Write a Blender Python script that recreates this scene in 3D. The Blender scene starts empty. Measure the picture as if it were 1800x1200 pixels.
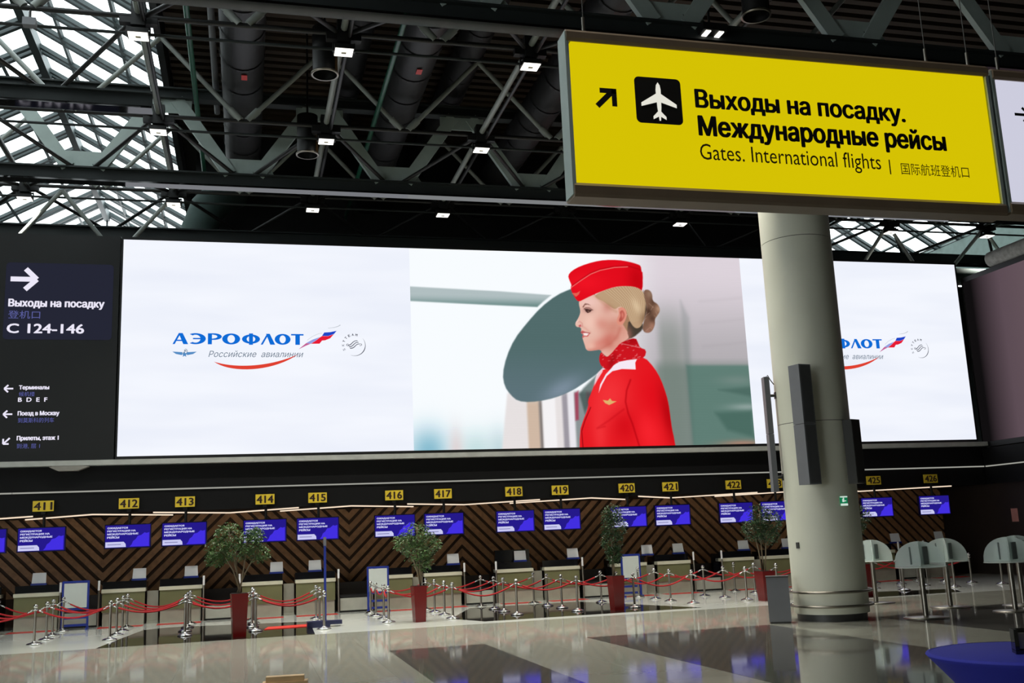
import bpy, math, random
import numpy as np
from mathutils import Vector, Matrix
from mathutils.geometry import tessellate_polygon

random.seed(7)
rng = np.random.default_rng(7)
scene = bpy.context.scene
COL = scene.collection

# ------------------------------------------------------------------ camera
CAM_H = 2.2
YAW, PITCH, ROLL = math.radians(14.8615), math.radians(10.9141), math.radians(-2.4507)
fwd = Vector((math.sin(YAW) * math.cos(PITCH), math.cos(YAW) * math.cos(PITCH), math.sin(PITCH)))
rt = Vector((math.cos(YAW), -math.sin(YAW), 0))
up = rt.cross(fwd)
r2 = rt * math.cos(ROLL) + up * math.sin(ROLL)
u2 = up * math.cos(ROLL) - rt * math.sin(ROLL)
cam_data = bpy.data.cameras.new('camera')
cam_data.sensor_width = 36.0
cam_data.lens = 1787.07 / 1800 * 36.0
cam_data.clip_end = 400
cam = bpy.data.objects.new('camera', cam_data)
COL.objects.link(cam)
m = Matrix((r2, u2, -fwd)).transposed().to_4x4()
m.translation = Vector((0, 0, CAM_H))
cam.matrix_world = m
scene.camera = cam

# ------------------------------------------------------------------ world, light, exposure
SKY_STRENGTH = 4.0
LAMP_POWER = 115.0
world = bpy.data.worlds.new('overcast_sky')
scene.world = world
world.use_nodes = True
bg = world.node_tree.nodes['Background']
bg.inputs[0].default_value = (0.93, 0.98, 1.0, 1)
bg.inputs[1].default_value = SKY_STRENGTH
vs = scene.view_settings
vs.view_transform = 'Standard'
vs.look = 'None'
vs.exposure = 0.0
vs.gamma = 1.0
vs.use_curve_mapping = False


# ------------------------------------------------------------------ materials
def lin(c):
    c = c / 255.0
    return c / 12.92 if c <= 0.04045 else ((c + 0.055) / 1.055) ** 2.4


def srgb(r, g, b):
    return (lin(r), lin(g), lin(b), 1.0)


MATS = {}


def mat(name, rgb, rough=0.6, metal=0.0, var=0.12, scale=3.0, bump=0.0, spec=0.5, objvar=0.0, stretch=None):
    """principled surface whose colour wanders a little (procedural noise)"""
    if name in MATS:
        return MATS[name]
    mt = bpy.data.materials.new(name)
    mt.use_nodes = True
    nt = mt.node_tree
    b = nt.nodes['Principled BSDF']
    b.inputs['Roughness'].default_value = rough
    b.inputs['Metallic'].default_value = metal
    b.inputs['Specular IOR Level'].default_value = spec
    base = srgb(*rgb)
    tc = nt.nodes.new('ShaderNodeTexCoord')
    nz = nt.nodes.new('ShaderNodeTexNoise')
    nz.inputs['Scale'].default_value = scale
    nz.inputs['Detail'].default_value = 4
    src = tc.outputs['Object']
    if stretch:
        mp = nt.nodes.new('ShaderNodeMapping')
        mp.inputs['Scale'].default_value = stretch
        nt.links.new(src, mp.inputs['Vector'])
        src = mp.outputs['Vector']
    nt.links.new(src, nz.inputs['Vector'])
    hs = nt.nodes.new('ShaderNodeHueSaturation')
    hs.inputs['Color'].default_value = base
    mr = nt.nodes.new('ShaderNodeMapRange')
    mr.inputs['From Min'].default_value = 0.25
    mr.inputs['From Max'].default_value = 0.75
    mr.inputs['To Min'].default_value = 1 - var
    mr.inputs['To Max'].default_value = 1 + var
    nt.links.new(nz.outputs['Fac'], mr.inputs['Value'])
    val = mr.outputs['Result']
    if objvar > 0:
        oi = nt.nodes.new('ShaderNodeObjectInfo')
        mr2 = nt.nodes.new('ShaderNodeMapRange')
        mr2.inputs['To Min'].default_value = 1 - objvar
        mr2.inputs['To Max'].default_value = 1 + objvar
        nt.links.new(oi.outputs['Random'], mr2.inputs['Value'])
        mu = nt.nodes.new('ShaderNodeMath')
        mu.operation = 'MULTIPLY'
        nt.links.new(val, mu.inputs[0])
        nt.links.new(mr2.outputs['Result'], mu.inputs[1])
        val = mu.outputs[0]
    nt.links.new(val, hs.inputs['Value'])
    nt.links.new(hs.outputs['Color'], b.inputs['Base Color'])
    if bump > 0:
        bp = nt.nodes.new('ShaderNodeBump')
        bp.inputs['Strength'].default_value = bump
        bp.inputs['Distance'].default_value = 0.02
        nt.links.new(nz.outputs['Fac'], bp.inputs['Height'])
        nt.links.new(bp.outputs['Normal'], b.inputs['Normal'])
    MATS[name] = mt
    return mt


def emat(name, rgb, strength=1.0, attr=None):
    """a surface that gives off light (screens, lamps, backlit signs)"""
    if name in MATS:
        return MATS[name]
    mt = bpy.data.materials.new(name)
    mt.use_nodes = True
    nt = mt.node_tree
    nt.nodes.clear()
    out = nt.nodes.new('ShaderNodeOutputMaterial')
    em = nt.nodes.new('ShaderNodeEmission')
    em.inputs[1].default_value = strength
    if attr:
        at = nt.nodes.new('ShaderNodeAttribute')
        at.attribute_name = attr
        nt.links.new(at.outputs['Color'], em.inputs[0])
    else:
        em.inputs[0].default_value = srgb(*rgb)
    nt.links.new(em.outputs[0], out.inputs[0])
    MATS[name] = mt
    return mt


def glass(name, tint, trans, rough=0.05):
    """clear pane: mostly see-through with a sheen"""
    if name in MATS:
        return MATS[name]
    mt = bpy.data.materials.new(name)
    mt.use_nodes = True
    nt = mt.node_tree
    nt.nodes.clear()
    out = nt.nodes.new('ShaderNodeOutputMaterial')
    tr = nt.nodes.new('ShaderNodeBsdfTransparent')
    tr.inputs[0].default_value = srgb(*tint)
    b = nt.nodes.new('ShaderNodeBsdfPrincipled')
    b.inputs['Base Color'].default_value = srgb(*tint)
    b.inputs['Roughness'].default_value = rough
    mx = nt.nodes.new('ShaderNodeMixShader')
    mx.inputs[0].default_value = trans
    nt.links.new(b.outputs[0], mx.inputs[1])
    nt.links.new(tr.outputs[0], mx.inputs[2])
    nt.links.new(mx.outputs[0], out.inputs[0])
    MATS[name] = mt
    return mt


BLACK = mat('black_paint', (12, 13, 13), 0.5, var=0.2)
BLACKGLOSS = mat('glossy_black_steel', (9, 10, 10), 0.06, var=0.1, spec=0.8)
BEAM = mat('dark_green_grey_steel', (26, 33, 33), 0.7, var=0.15)
FRAME = mat('skylight_frame_paint', (54, 66, 67), 0.5, var=0.12)
PALE = mat('pale_grey_steel', (152, 166, 161), 0.5, var=0.08)
TUBEW = mat('white_tube_paint', (132, 138, 133), 0.45, var=0.06)
DUCT = mat('dark_duct_wrap', (19, 19, 21), 0.55, var=0.25, scale=2, bump=0.4)
DUCTG = mat('green_grey_duct', (52, 70, 66), 0.85, var=0.2)
DECK = mat('brown_roof_deck', (48, 36, 22), 0.7, var=0.25, scale=1.5)
DARKDECK = mat('dark_roof_deck', (24, 20, 16), 0.8)
GREENPIPE = mat('green_pipe_paint', (26, 78, 60), 0.4)
CHROME = mat('brushed_chrome', (205, 205, 200), 0.18, 1.0, var=0.04)
STEEL = mat('satin_steel', (150, 145, 135), 0.35, 1.0, var=0.06)
BULK = mat('black_bulkhead', (6, 6, 7), 0.6, var=0.25, spec=0.25)
WALLK = mat('black_wall', (11, 12, 12), 0.75, var=0.3, scale=0.6)
GLAZE = glass('skylight_glass', (244, 250, 250), 0.94)
REDROPE = mat('red_velvet_rope', (168, 20, 27), 0.8)
REDPOT = mat('red_planter_gloss', (98, 8, 11), 0.25, var=0.06)
OLIVE = mat('olive_counter_panel', (116, 118, 82), 0.35, var=0.08)
CREAM = mat('cream_counter_ledge', (214, 214, 190), 0.35, var=0.05)
PLINTH = mat('pale_plinth', (160, 158, 142), 0.4, var=0.1)
DARKGLASS = mat('black_counter_screen', (14, 15, 20), 0.15, var=0.1)
PAPER = mat('white_paper', (244, 245, 245), 0.6, var=0.03)
BLUEP = mat('blue_frame_paint', (30, 50, 140), 0.4)
WOOD = mat('oiled_wood_plank', (172, 126, 86), 0.5, var=0.25, scale=6, objvar=0.18, stretch=(1, 6, 1))
WOODBACK = mat('dark_wood_backing', (66, 44, 27), 0.7)
COLPAINT = mat('column_cream_paint', (214, 215, 198), 0.5, var=0.04, scale=1.0)
GREYBOX = mat('grey_enamel', (112, 114, 118), 0.45, var=0.06)
DKGREY = mat('dark_grey_enamel', (62, 62, 60), 0.45, var=0.08)


# ------------------------------------------------------------------ mesh helpers
class MB:
    """collects shapes; build() links them as one mesh object"""

    def __init__(self):
        self.v, self.f, self.s = [], [], []

    def add(self, vs_, fs, smooth=False):
        o = len(self.v)
        self.v += [tuple(p) for p in vs_]
        self.f += [tuple(i + o for i in f) for f in fs]
        self.s += [smooth] * len(fs)
        return self

    def box(self, x0, x1, y0, y1, z0, z1):
        vs_ = [(x0, y0, z0), (x1, y0, z0), (x1, y1, z0), (x0, y1, z0), (x0, y0, z1), (x1, y0, z1), (x1, y1, z1), (x0, y1, z1)]
        return self.add(vs_, [(0, 3, 2, 1), (4, 5, 6, 7), (0, 1, 5, 4), (1, 2, 6, 5), (2, 3, 7, 6), (3, 0, 4, 7)])

    def rbox(self, cx, cy, cz, sx, sy, sz, rz=0.0, taper=1.0):
        """box turned about z; taper scales the bottom"""
        c, s = math.cos(rz), math.sin(rz)
        vs_ = []
        for z, t in ((-sz / 2, taper), (sz / 2, 1.0)):
            for a, b in ((-1, -1), (1, -1), (1, 1), (-1, 1)):
                x, y = a * sx / 2 * t, b * sy / 2 * t
                vs_.append((cx + x * c - y * s, cy + x * s + y * c, cz + z))
        return self.add(vs_, [(0, 3, 2, 1), (4, 5, 6, 7), (0, 1, 5, 4), (1, 2, 6, 5), (2, 3, 7, 6), (3, 0, 4, 7)])

    def bar(self, p0, p1, w, h, upv=(0, 0, 1)):
        """rectangular bar between two points: w sideways, h along upv"""
        a, b = Vector(p0), Vector(p1)
        d = (b - a).normalized()
        s = d.cross(Vector(upv))
        if s.length < 1e-4:
            s = d.cross(Vector((0, 1, 0)))
        s.normalize()
        t = s.cross(d)
        vs_ = []
        for p in (a, b):
            for i, j in ((-1, -1), (1, -1), (1, 1), (-1, 1)):
                vs_.append(p + s * (i * w / 2) + t * (j * h / 2))
        return self.add(vs_, [(0, 3, 2, 1), (4, 5, 6, 7), (0, 1, 5, 4), (1, 2, 6, 5), (2, 3, 7, 6), (3, 0, 4, 7)])

    def tube(self, p0, p1, r, n=8, r1=None, caps=True):
        a, b = Vector(p0), Vector(p1)
        d = (b - a).normalized()
        s = d.cross(Vector((0, 0, 1)))
        if s.length < 1e-3:
            s = Vector((1, 0, 0))
        s.normalize()
        t = s.cross(d)
        r1 = r if r1 is None else r1
        vs_ = []
        for p, q in ((a, r), (b, r1)):
            for k in range(n):
                an = 2 * math.pi * k / n
                vs_.append(p + (s * math.cos(an) + t * math.sin(an)) * q)
        self.add(vs_, [(k, (k + 1) % n, n + (k + 1) % n, n + k) for k in range(n)], True)
        if caps:
            self.add(vs_, [tuple(range(n))[::-1], tuple(range(n, 2 * n))])
        return self

    def path(self, pts, r, n=6):
        pts = [Vector(p) for p in pts]
        rings = []
        for i, p in enumerate(pts):
            d = (pts[min(i + 1, len(pts) - 1)] - pts[max(i - 1, 0)]).normalized()
            s = d.cross(Vector((0, 0, 1)))
            if s.length < 1e-3:
                s = d.cross(Vector((0, 1, 0)))
            s.normalize()
            t = s.cross(d)
            rings.append([p + (s * math.cos(2 * math.pi * k / n) + t * math.sin(2 * math.pi * k / n)) * r for k in range(n)])
        vs_ = [q for ring in rings for q in ring]
        fs = [(i * n + k, i * n + (k + 1) % n, (i + 1) * n + (k + 1) % n, (i + 1) * n + k) for i in range(len(pts) - 1) for k in range(n)]
        fs += [tuple(range(n))[::-1], tuple(range((len(pts) - 1) * n, len(pts) * n))]
        return self.add(vs_, fs, True)

    def lathe(self, prof, cx=0, cy=0, n=24, cap=True):
        """profile [(r, z)] turned about a vertical axis"""
        vs_ = []
        for r, z in prof:
            for k in range(n):
                a = 2 * math.pi * k / n
                vs_.append((cx + r * math.cos(a), cy + r * math.sin(a), z))
        fs = [(i * n + k, i * n + (k + 1) % n, (i + 1) * n + (k + 1) % n, (i + 1) * n + k) for i in range(len(prof) - 1) for k in range(n)]
        self.add(vs_, fs, True)
        if cap:
            self.add(vs_[:n] + vs_[-n:], [tuple(range(n))[::-1], tuple(range(n, 2 * n))])
        return self

    def prism(self, pts, y0, y1):
        """polygon in the x-z plane given depth from y0 (front) to y1"""
        n = len(pts)
        area = sum(pts[i][0] * pts[(i + 1) % n][1] - pts[(i + 1) % n][0] * pts[i][1] for i in range(n))
        if area < 0:
            pts = pts[::-1]
        vs_ = [(x, y0, z) for x, z in pts] + [(x, y1, z) for x, z in pts]
        fs = [tuple(range(n)), tuple(range(n, 2 * n))[::-1]] + [(i, n + i, n + (i + 1) % n, (i + 1) % n) for i in range(n)]
        return self.add(vs_, fs)

    def flat(self, pts, y):
        """flat print: one face in the x-z plane seen from -y"""
        n = len(pts)
        area = sum(pts[i][0] * pts[(i + 1) % n][1] - pts[(i + 1) % n][0] * pts[i][1] for i in range(n))
        if area < 0:
            pts = pts[::-1]
        return self.add([(x, y, z) for x, z in pts], [tuple(range(n))])

    def slab(self, pts, z0, z1):
        """polygon in the x-y plane with thickness"""
        n = len(pts)
        area = sum(pts[i][0] * pts[(i + 1) % n][1] - pts[(i + 1) % n][0] * pts[i][1] for i in range(n))
        if area < 0:
            pts = pts[::-1]
        vs_ = [(x, y, z0) for x, y in pts] + [(x, y, z1) for x, y in pts]
        fs = [tuple(range(n))[::-1], tuple(range(n, 2 * n))] + [(i, (i + 1) % n, n + (i + 1) % n, n + i) for i in range(n)]
        return self.add(vs_, fs)

    def mesh(self, name, mt):
        me = bpy.data.meshes.new(name)
        me.from_pydata(self.v, [], self.f)
        me.materials.append(mt)
        me.polygons.foreach_set('use_smooth', self.s)
        me.update()
        return me

    def build(self, name, mt, parent=None, loc=None):
        return link(name, self.mesh(name, mt), parent, loc)


def link(name, me, parent=None, loc=None, rz=0.0):
    o = bpy.data.objects.new(name, me)
    COL.objects.link(o)
    if parent is not None:
        o.parent = parent
    if loc is not None:
        o.location = loc
    if rz:
        o.rotation_euler = (0, 0, rz)
    return o


def tag(o, label=None, cat=None, group=None, kind=None):
    if label:
        o['label'] = label
    if cat:
        o['category'] = cat
    if group:
        o['group'] = group
    if kind:
        o['kind'] = kind
    return o


def thing(name, label, cat, loc=(0, 0, 0), group=None, rz=0.0, kind=None):
    o = link(name, None, None, loc, rz)
    return tag(o, label, cat, group, kind)


def struct(name, mb, mt, label=None):
    o = mb.build(name, mt)
    o['kind'] = 'structure'
    if label:
        o['label'] = label
    return o


def copy_tree(o, parent=None):
    c = o.copy()
    COL.objects.link(c)
    c.parent = parent
    for ch in list(o.children):
        copy_tree(ch, c)
    return c


def text_mesh(name, body, mt, x0, x1, z0, z1, y, bold=0.0, shear=0.0, space=1.0):
    """lettering as a flat mesh in the x-z plane, fitted to the box x0..x1, z0..z1"""
    cu = bpy.data.curves.new(name, 'FONT')
    cu.body = body
    cu.shear = shear
    cu.space_character = space
    cu.resolution_u = 3
    cu.fill_mode = 'NONE'
    ob = bpy.data.objects.new(name, cu)
    COL.objects.link(ob)
    dg = bpy.context.evaluated_depsgraph_get()
    dg.update()
    raw = bpy.data.meshes.new_from_object(ob.evaluated_get(dg))
    bpy.data.objects.remove(ob)
    bpy.data.curves.remove(cu)
    co = np.zeros(len(raw.vertices) * 3)
    raw.vertices.foreach_get('co', co)
    co = co.reshape(-1, 3)
    # outlines: strokes of one letter may overlap, so each outline is filled with only its own holes
    loops, cur = [], []
    for e in raw.edges:
        a, b = e.vertices
        if not cur:
            cur = [a]
        if b == cur[0]:
            loops.append(cur)
            cur = []
        else:
            cur.append(b)
    bpy.data.meshes.remove(raw)
    lo, hi = co.min(0), co.max(0)
    pts = np.zeros((len(co), 2))
    pts[:, 0] = x0 + (co[:, 0] - lo[0]) / (hi[0] - lo[0]) * (x1 - x0)
    pts[:, 1] = z0 + (co[:, 1] - lo[1]) / (hi[1] - lo[1]) * (z1 - z0)

    polys = [[tuple(pts[i]) for i in l] for l in loops]

    def split(poly):
        """cut an outline that crosses itself into simple outlines"""
        n = len(poly)
        for i in range(n):
            ax, ay = poly[i]
            bx_, by_ = poly[(i + 1) % n]
            for j in range(i + 2, n):
                if i == 0 and j == n - 1:
                    continue
                cx, cy = poly[j]
                dx, dy = poly[(j + 1) % n]
                den = (bx_ - ax) * (dy - cy) - (by_ - ay) * (dx - cx)
                if abs(den) < 1e-14:
                    continue
                t = ((cx - ax) * (dy - cy) - (cy - ay) * (dx - cx)) / den
                u = ((cx - ax) * (by_ - ay) - (cy - ay) * (bx_ - ax)) / den
                if 1e-6 < t < 1 - 1e-6 and 1e-6 < u < 1 - 1e-6:
                    P = (ax + (bx_ - ax) * t, ay + (by_ - ay) * t)
                    return split([P] + poly[i + 1:j + 1]) + split([P] + poly[j + 1:] + poly[:i + 1])
        return [poly]
    polys = [q for l in polys for q in split(l) if len(q) > 2]

    def area(q):
        return 0.5 * sum(q[i][0] * q[(i + 1) % len(q)][1] - q[(i + 1) % len(q)][0] * q[i][1] for i in range(len(q)))

    def inside(p, q):
        c = False
        for i in range(len(q)):
            (x1_, y1_), (x2_, y2_) = q[i], q[(i + 1) % len(q)]
            if (y1_ > p[1]) != (y2_ > p[1]) and p[0] < x1_ + (p[1] - y1_) * (x2_ - x1_) / (y2_ - y1_):
                c = not c
        return c

    def probe(q, a):
        """a point just inside the outline, next to its first long edge"""
        best = max(range(len(q)), key=lambda i: (q[i][0] - q[(i + 1) % len(q)][0]) ** 2 + (q[i][1] - q[(i + 1) % len(q)][1]) ** 2)
        (x1_, y1_), (x2_, y2_) = q[best], q[(best + 1) % len(q)]
        s = 1 if a > 0 else -1
        e = 1e-4
        return ((x1_ + x2_) / 2 - (y2_ - y1_) * e * s, (y1_ + y2_) / 2 + (x2_ - x1_) * e * s)
    areas = [area(q) for q in polys]
    box = [(min(x for x, _ in q), max(x for x, _ in q)) for q in polys]
    outers, holes = [], []
    for i, q in enumerate(polys):
        pr = probe(q, areas[i])
        wn = sum((1 if areas[j] > 0 else -1) for j, o_ in enumerate(polys) if j != i and box[j][0] <= pr[0] <= box[j][1] and inside(pr, o_))
        (holes if wn * areas[i] < 0 else outers).append((q, areas[i], pr))
    own = {k: [] for k in range(len(outers))}
    for q, ar, pr in holes:
        cand = [(abs(oa), k) for k, (o_, oa, _) in enumerate(outers) if oa * ar < 0 and abs(oa) > abs(ar) and inside(pr, o_)]
        if cand:
            own[min(cand)[1]].append(q)
    vs0, fs0 = [], []
    for k_, (q, ar, _) in enumerate(outers):
        grp = [q] + own[k_]
        tris = tessellate_polygon([[Vector((x, z_, 0)) for x, z_ in g] for g in grp])
        o = len(vs0)
        vs0 += [pt_ for g in grp for pt_ in g]
        for t in tris:
            w = [vs0[o + k] for k in t]
            ar_ = (w[1][0] - w[0][0]) * (w[2][1] - w[0][1]) - (w[2][0] - w[0][0]) * (w[1][1] - w[0][1])
            fs0.append(tuple(o + k for k in (t if ar_ > 0 else t[::-1])))
    vs0 = np.array(vs0)
    k = bold * (z1 - z0)
    shifts = [(0, 0)] if bold <= 0 else [(-1, 0), (1, 0), (0, 0), (-0.6, 0.5), (0.6, -0.5), (0.6, 0.5), (-0.6, -0.5)]
    vs_, fs = [], []
    for i, (dx, dz) in enumerate(shifts):
        fs += [tuple(v + len(vs_) for v in q) for q in fs0]
        vs_ += [(x + dx * k, y - 0.0002 * i, z + dz * k) for x, z in vs0]
    me = bpy.data.meshes.new(name)
    me.from_pydata(vs_, [], fs)
    me.materials.append(mt)
    me.update()
    return me


def clip_half(poly, axis, lim, keep_less):
    """clip a polygon of 2-D points against an axis-aligned half plane"""
    out = []
    n = len(poly)
    for i in range(n):
        p, q = poly[i], poly[(i + 1) % n]
        ip = (p[axis] <= lim) if keep_less else (p[axis] >= lim)
        iq = (q[axis] <= lim) if keep_less else (q[axis] >= lim)
        if ip:
            out.append(p)
        if ip != iq:
            t = (lim - p[axis]) / (q[axis] - p[axis])
            out.append((p[0] + (q[0] - p[0]) * t, p[1] + (q[1] - p[1]) * t))
    return out


ORD = ['first', 'second', 'third', 'fourth', 'fifth', 'sixth', 'seventh', 'eighth', 'ninth', 'tenth', 'eleventh', 'twelfth',
       'thirteenth', 'fourteenth', 'fifteenth', 'sixteenth', 'seventeenth', 'eighteenth', 'nineteenth', 'twentieth']


# ================================================================== FLOOR
TILE = mat('polished_beige_stone', (158, 159, 147), 0.07, var=0.05, scale=1.2, objvar=0.05)
WHITEST = mat('polished_white_stone', (214, 218, 210), 0.07, var=0.03, scale=1.2)
DARKST = mat('polished_dark_grey_stone', (92, 92, 88), 0.06, var=0.08, scale=1.5)
BLACKST = mat('polished_black_stone', (30, 29, 26), 0.04, var=0.1, scale=2)
GROUT = mat('grout', (138, 138, 128), 0.35)
REDLINE = mat('red_floor_line', (196, 44, 40), 0.4)

floor = struct('floor', MB().box(-30, 62, -15, 60, -0.3, -0.012), GROUT)
TS = 1.23
tile_me = MB().box(0.002, TS - 0.002, 0.002, TS - 0.002, -0.012, 0.0).mesh('tile', TILE)
ROWS_Y = [27.2 - TS * (i + 1) for i in range(12)]
for ty in ROWS_Y:
    xa = -0.43 - 0.16 * ty - 1.6
    xb = 0.84 * (ty + TS) + 1.4
    k0, k1 = math.floor(xa / TS), math.ceil(xb / TS)
    for k in range(k0, k1):
        link('tile', tile_me, floor, (k * TS, ty, 0))
MB().box(-14, 30, 27.2, 38, -0.012, 0.0).build('white_floor_zone', WHITEST, floor)
MB().slab([(-3.5, 27.22), (1.72, 27.22), (1.86, 32.0), (-2.2, 33.1), (-2.9, 32.6)], -0.004, 0.003).build('black_inlay', BLACKST, floor)
MB().slab([(5.7, 29.6), (6.3, 27.9), (12.7, 27.9), (11.4, 31.9), (10.8, 33.6), (7.1, 33.6)], -0.004, 0.003).build('black_inlay', BLACKST, floor)
MB().slab([(17.0, 27.6), (21.2, 27.6), (22.0, 29.0), (18.0, 30.2)], -0.004, 0.003).build('black_inlay', BLACKST, floor)
MB().slab([(2.9, 12.0), (5.0, 12.0), (4.95, 22.0), (2.9, 22.0)], -0.004, 0.003).build('dark_inlay', DARKST, floor)
MB().slab([(7.35, 12.0), (11.6, 12.0), (11.6, 21.85), (7.2, 21.85)], -0.004, 0.003).build('dark_inlay', DARKST, floor)
MB().slab([(14.4, 16.0), (18.8, 16.0), (18.8, 23.0), (14.4, 21.9)], -0.004, 0.003).build('dark_inlay', DARKST, floor)

# ================================================================== WALLS behind the counters
wall = struct('wall_back', MB().box(-14, 28.6, 37.76, 37.95, 0, 3.5), WOODBACK)
HALF, X_V, PITCHZ, PLANK = 4.15, -4.69, 0.43, 0.275
for leg in range(-2, 8):
    xa = X_V + leg * HALF
    xb = xa + HALF
    sgn = 1 if leg % 2 == 0 else -1
    xa_c, xb_c = max(xa, -9.5), min(xb, 28.5)
    if xb_c - xa_c < 0.2:
        continue
    za0 = 0.0 if sgn > 0 else HALF
    for i in range(-12, 12):
        zb = i * PITCHZ + 0.05
        poly = [(xa, zb + za0), (xb, zb + za0 + sgn * HALF), (xb, zb + za0 + sgn * HALF + PLANK), (xa, zb + za0 + PLANK)]
        for ax, lim, less in ((0, xa_c, False), (0, xb_c, True), (1, 0.9, False), (1, 3.48, True)):
            poly = clip_half(poly, ax, lim, less)
            if len(poly) < 3:
                break
        if len(poly) >= 3:
            MB().prism(poly, 37.7, 37.765).build('plank', WOOD, wall)

struct('wall_upper', MB().box(-2.0, 25.2, 39.6, 39.9, 0, 19), WALLK)
struct('wall_far', MB().box(-30, 62, 58.6, 59.0, 0, 18.0), mat('far_wall_grey', (58, 64, 64), 0.8))
struct('wall_right', MB().box(28.6, 28.9, 31.0, 37.9, 0, 4.9), mat('dark_brown_wall', (40, 30, 25), 0.6))
struct('wall_left', MB().box(-30.3, -30, 12, 59, 0, 18).box(-30.3, -30, -15, 12, 0, 0.6).box(-30.3, -30, -15, 12, 12, 18), mat('grey_side_wall', (96, 98, 96), 0.8))
w3 = struct('window_3', MB().box(-30.25, -30.05, -15, 12, 6.4, 6.6), FRAME, 'glazed front of the hall, outside the photo')
for k in range(10):
    MB().box(-30.25, -30.05, -15 + 3 * k - 0.06, -15 + 3 * k + 0.06, 0.6, 12).build('mullion', FRAME, w3)

struct('wall_rear', MB().box(-30, 62, -15.3, -15, 0, 18.1), mat('dark_rear_wall', (70, 70, 70), 0.8))
struct('wall_side', MB().box(62, 62.3, -15, 59, 0, 18.1), mat('grey_side_wall', (96, 98, 96), 0.8))

# bulkhead over the counters, with its ledge
struct('trim_1', MB().box(-14, 28.6, 34.6, 37.76, 3.5, 4.98), BULK)
led = struct('trim_2', MB().box(-14, 28.4, 34.3, 34.6, 4.99, 5.15), mat('grey_ledge', (186, 188, 182), 0.35))
struct('trim_3', MB().box(28.35, 28.6, 27.0, 34.6, 3.5, 4.9), BULK)

LEDLINE = emat('led_line_glow', (205, 205, 195), 0.55)
LEDWARM = emat('led_warm_glow', (255, 232, 205), 1.0)
o = MB().box(-7.0, 28.3, 34.55, 34.598, 4.17, 4.215).build('linear_light', LEDLINE)
tag(o, 'long thin white light line along the black bulkhead under the big screen', 'light strip')
o = MB().box(-13.0, -7.02, 34.55, 34.598, 4.17, 4.215).build('linear_light', LEDLINE)
tag(o, 'short thin light line on the bulkhead at the far left above counter 411', 'light strip')
o = MB().bar((28.33, 34.5, 4.19), (28.33, 27.2, 4.19), 0.04, 0.045).build('linear_light', LEDLINE)
tag(o, 'thin light line turning the corner below the mauve side screen', 'light strip')

ZIG = [([(-7.9, 36.1), (-6.43, 34.75)], 'cut by the left edge of the photo'),
       ([(-7.15, 37.54), (-4.69, 34.75), (-2.47, 37.6)], 'between counters 411 and 412'),
       ([(-2.86, 34.72), (-0.56, 37.5), (1.67, 34.75)], 'between counters 413 and 414'),
       ([(1.18, 37.5), (3.41, 34.75), (5.93, 37.5)], 'between counters 415 and 416'),
       ([(5.31, 34.72), (7.8, 37.3), (9.98, 34.75)], 'between counters 417 and 418'),
       ([(9.6, 37.5), (11.9, 34.78), (14.2, 37.5)], 'between counters 419 and 420'),
       ([(13.7, 34.75), (16.1, 37.5), (18.44, 34.8)], 'between counters 421 and 422'),
       ([(18.0, 37.5), (20.2, 34.78), (22.6, 37.5)], 'mostly hidden behind the column'),
       ([(22.3, 34.75), (24.4, 37.4), (26.91, 34.85)], 'between counters 425 and 426')]
for zi, (pts, where) in enumerate(ZIG):
    mb = MB()
    for a, b in zip(pts, pts[1:]):
        mb.bar((a[0], a[1], 3.475), (b[0], b[1], 3.475), 0.045, 0.04)
    tag(mb.build('soffit_light', LEDWARM), 'warm zigzag soffit light %s, %s from the left' % (where, ORD[zi]), 'light strip', 'zigzag soffit lights')

# ================================================================== ROOF
ceil_ = struct('ceiling', MB().box(-2.6, 30.3, -15, 39.6, 18.1, 18.3).box(-30, -12.5, -15, 58.6, 18.1, 18.3)
               .box(-12.5, -2.6, -15, 8, 18.1, 18.3).box(39.9, 62, -15, 58.6, 18.1, 18.3).box(30.3, 39.9, -15, 38, 18.1, 18.3)
               .box(-2.6, 30.3, 39.6, 58.6, 18.1, 18.3), DARKDECK)
slat_me = MB().box(0, 32.6, -0.12, 0.12, 17.9, 18.1).mesh('slat', DECK)
for i in range(52):
    link('slat', slat_me, ceil_, (-2.5, 14.0 + i * 0.48, 0))


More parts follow.
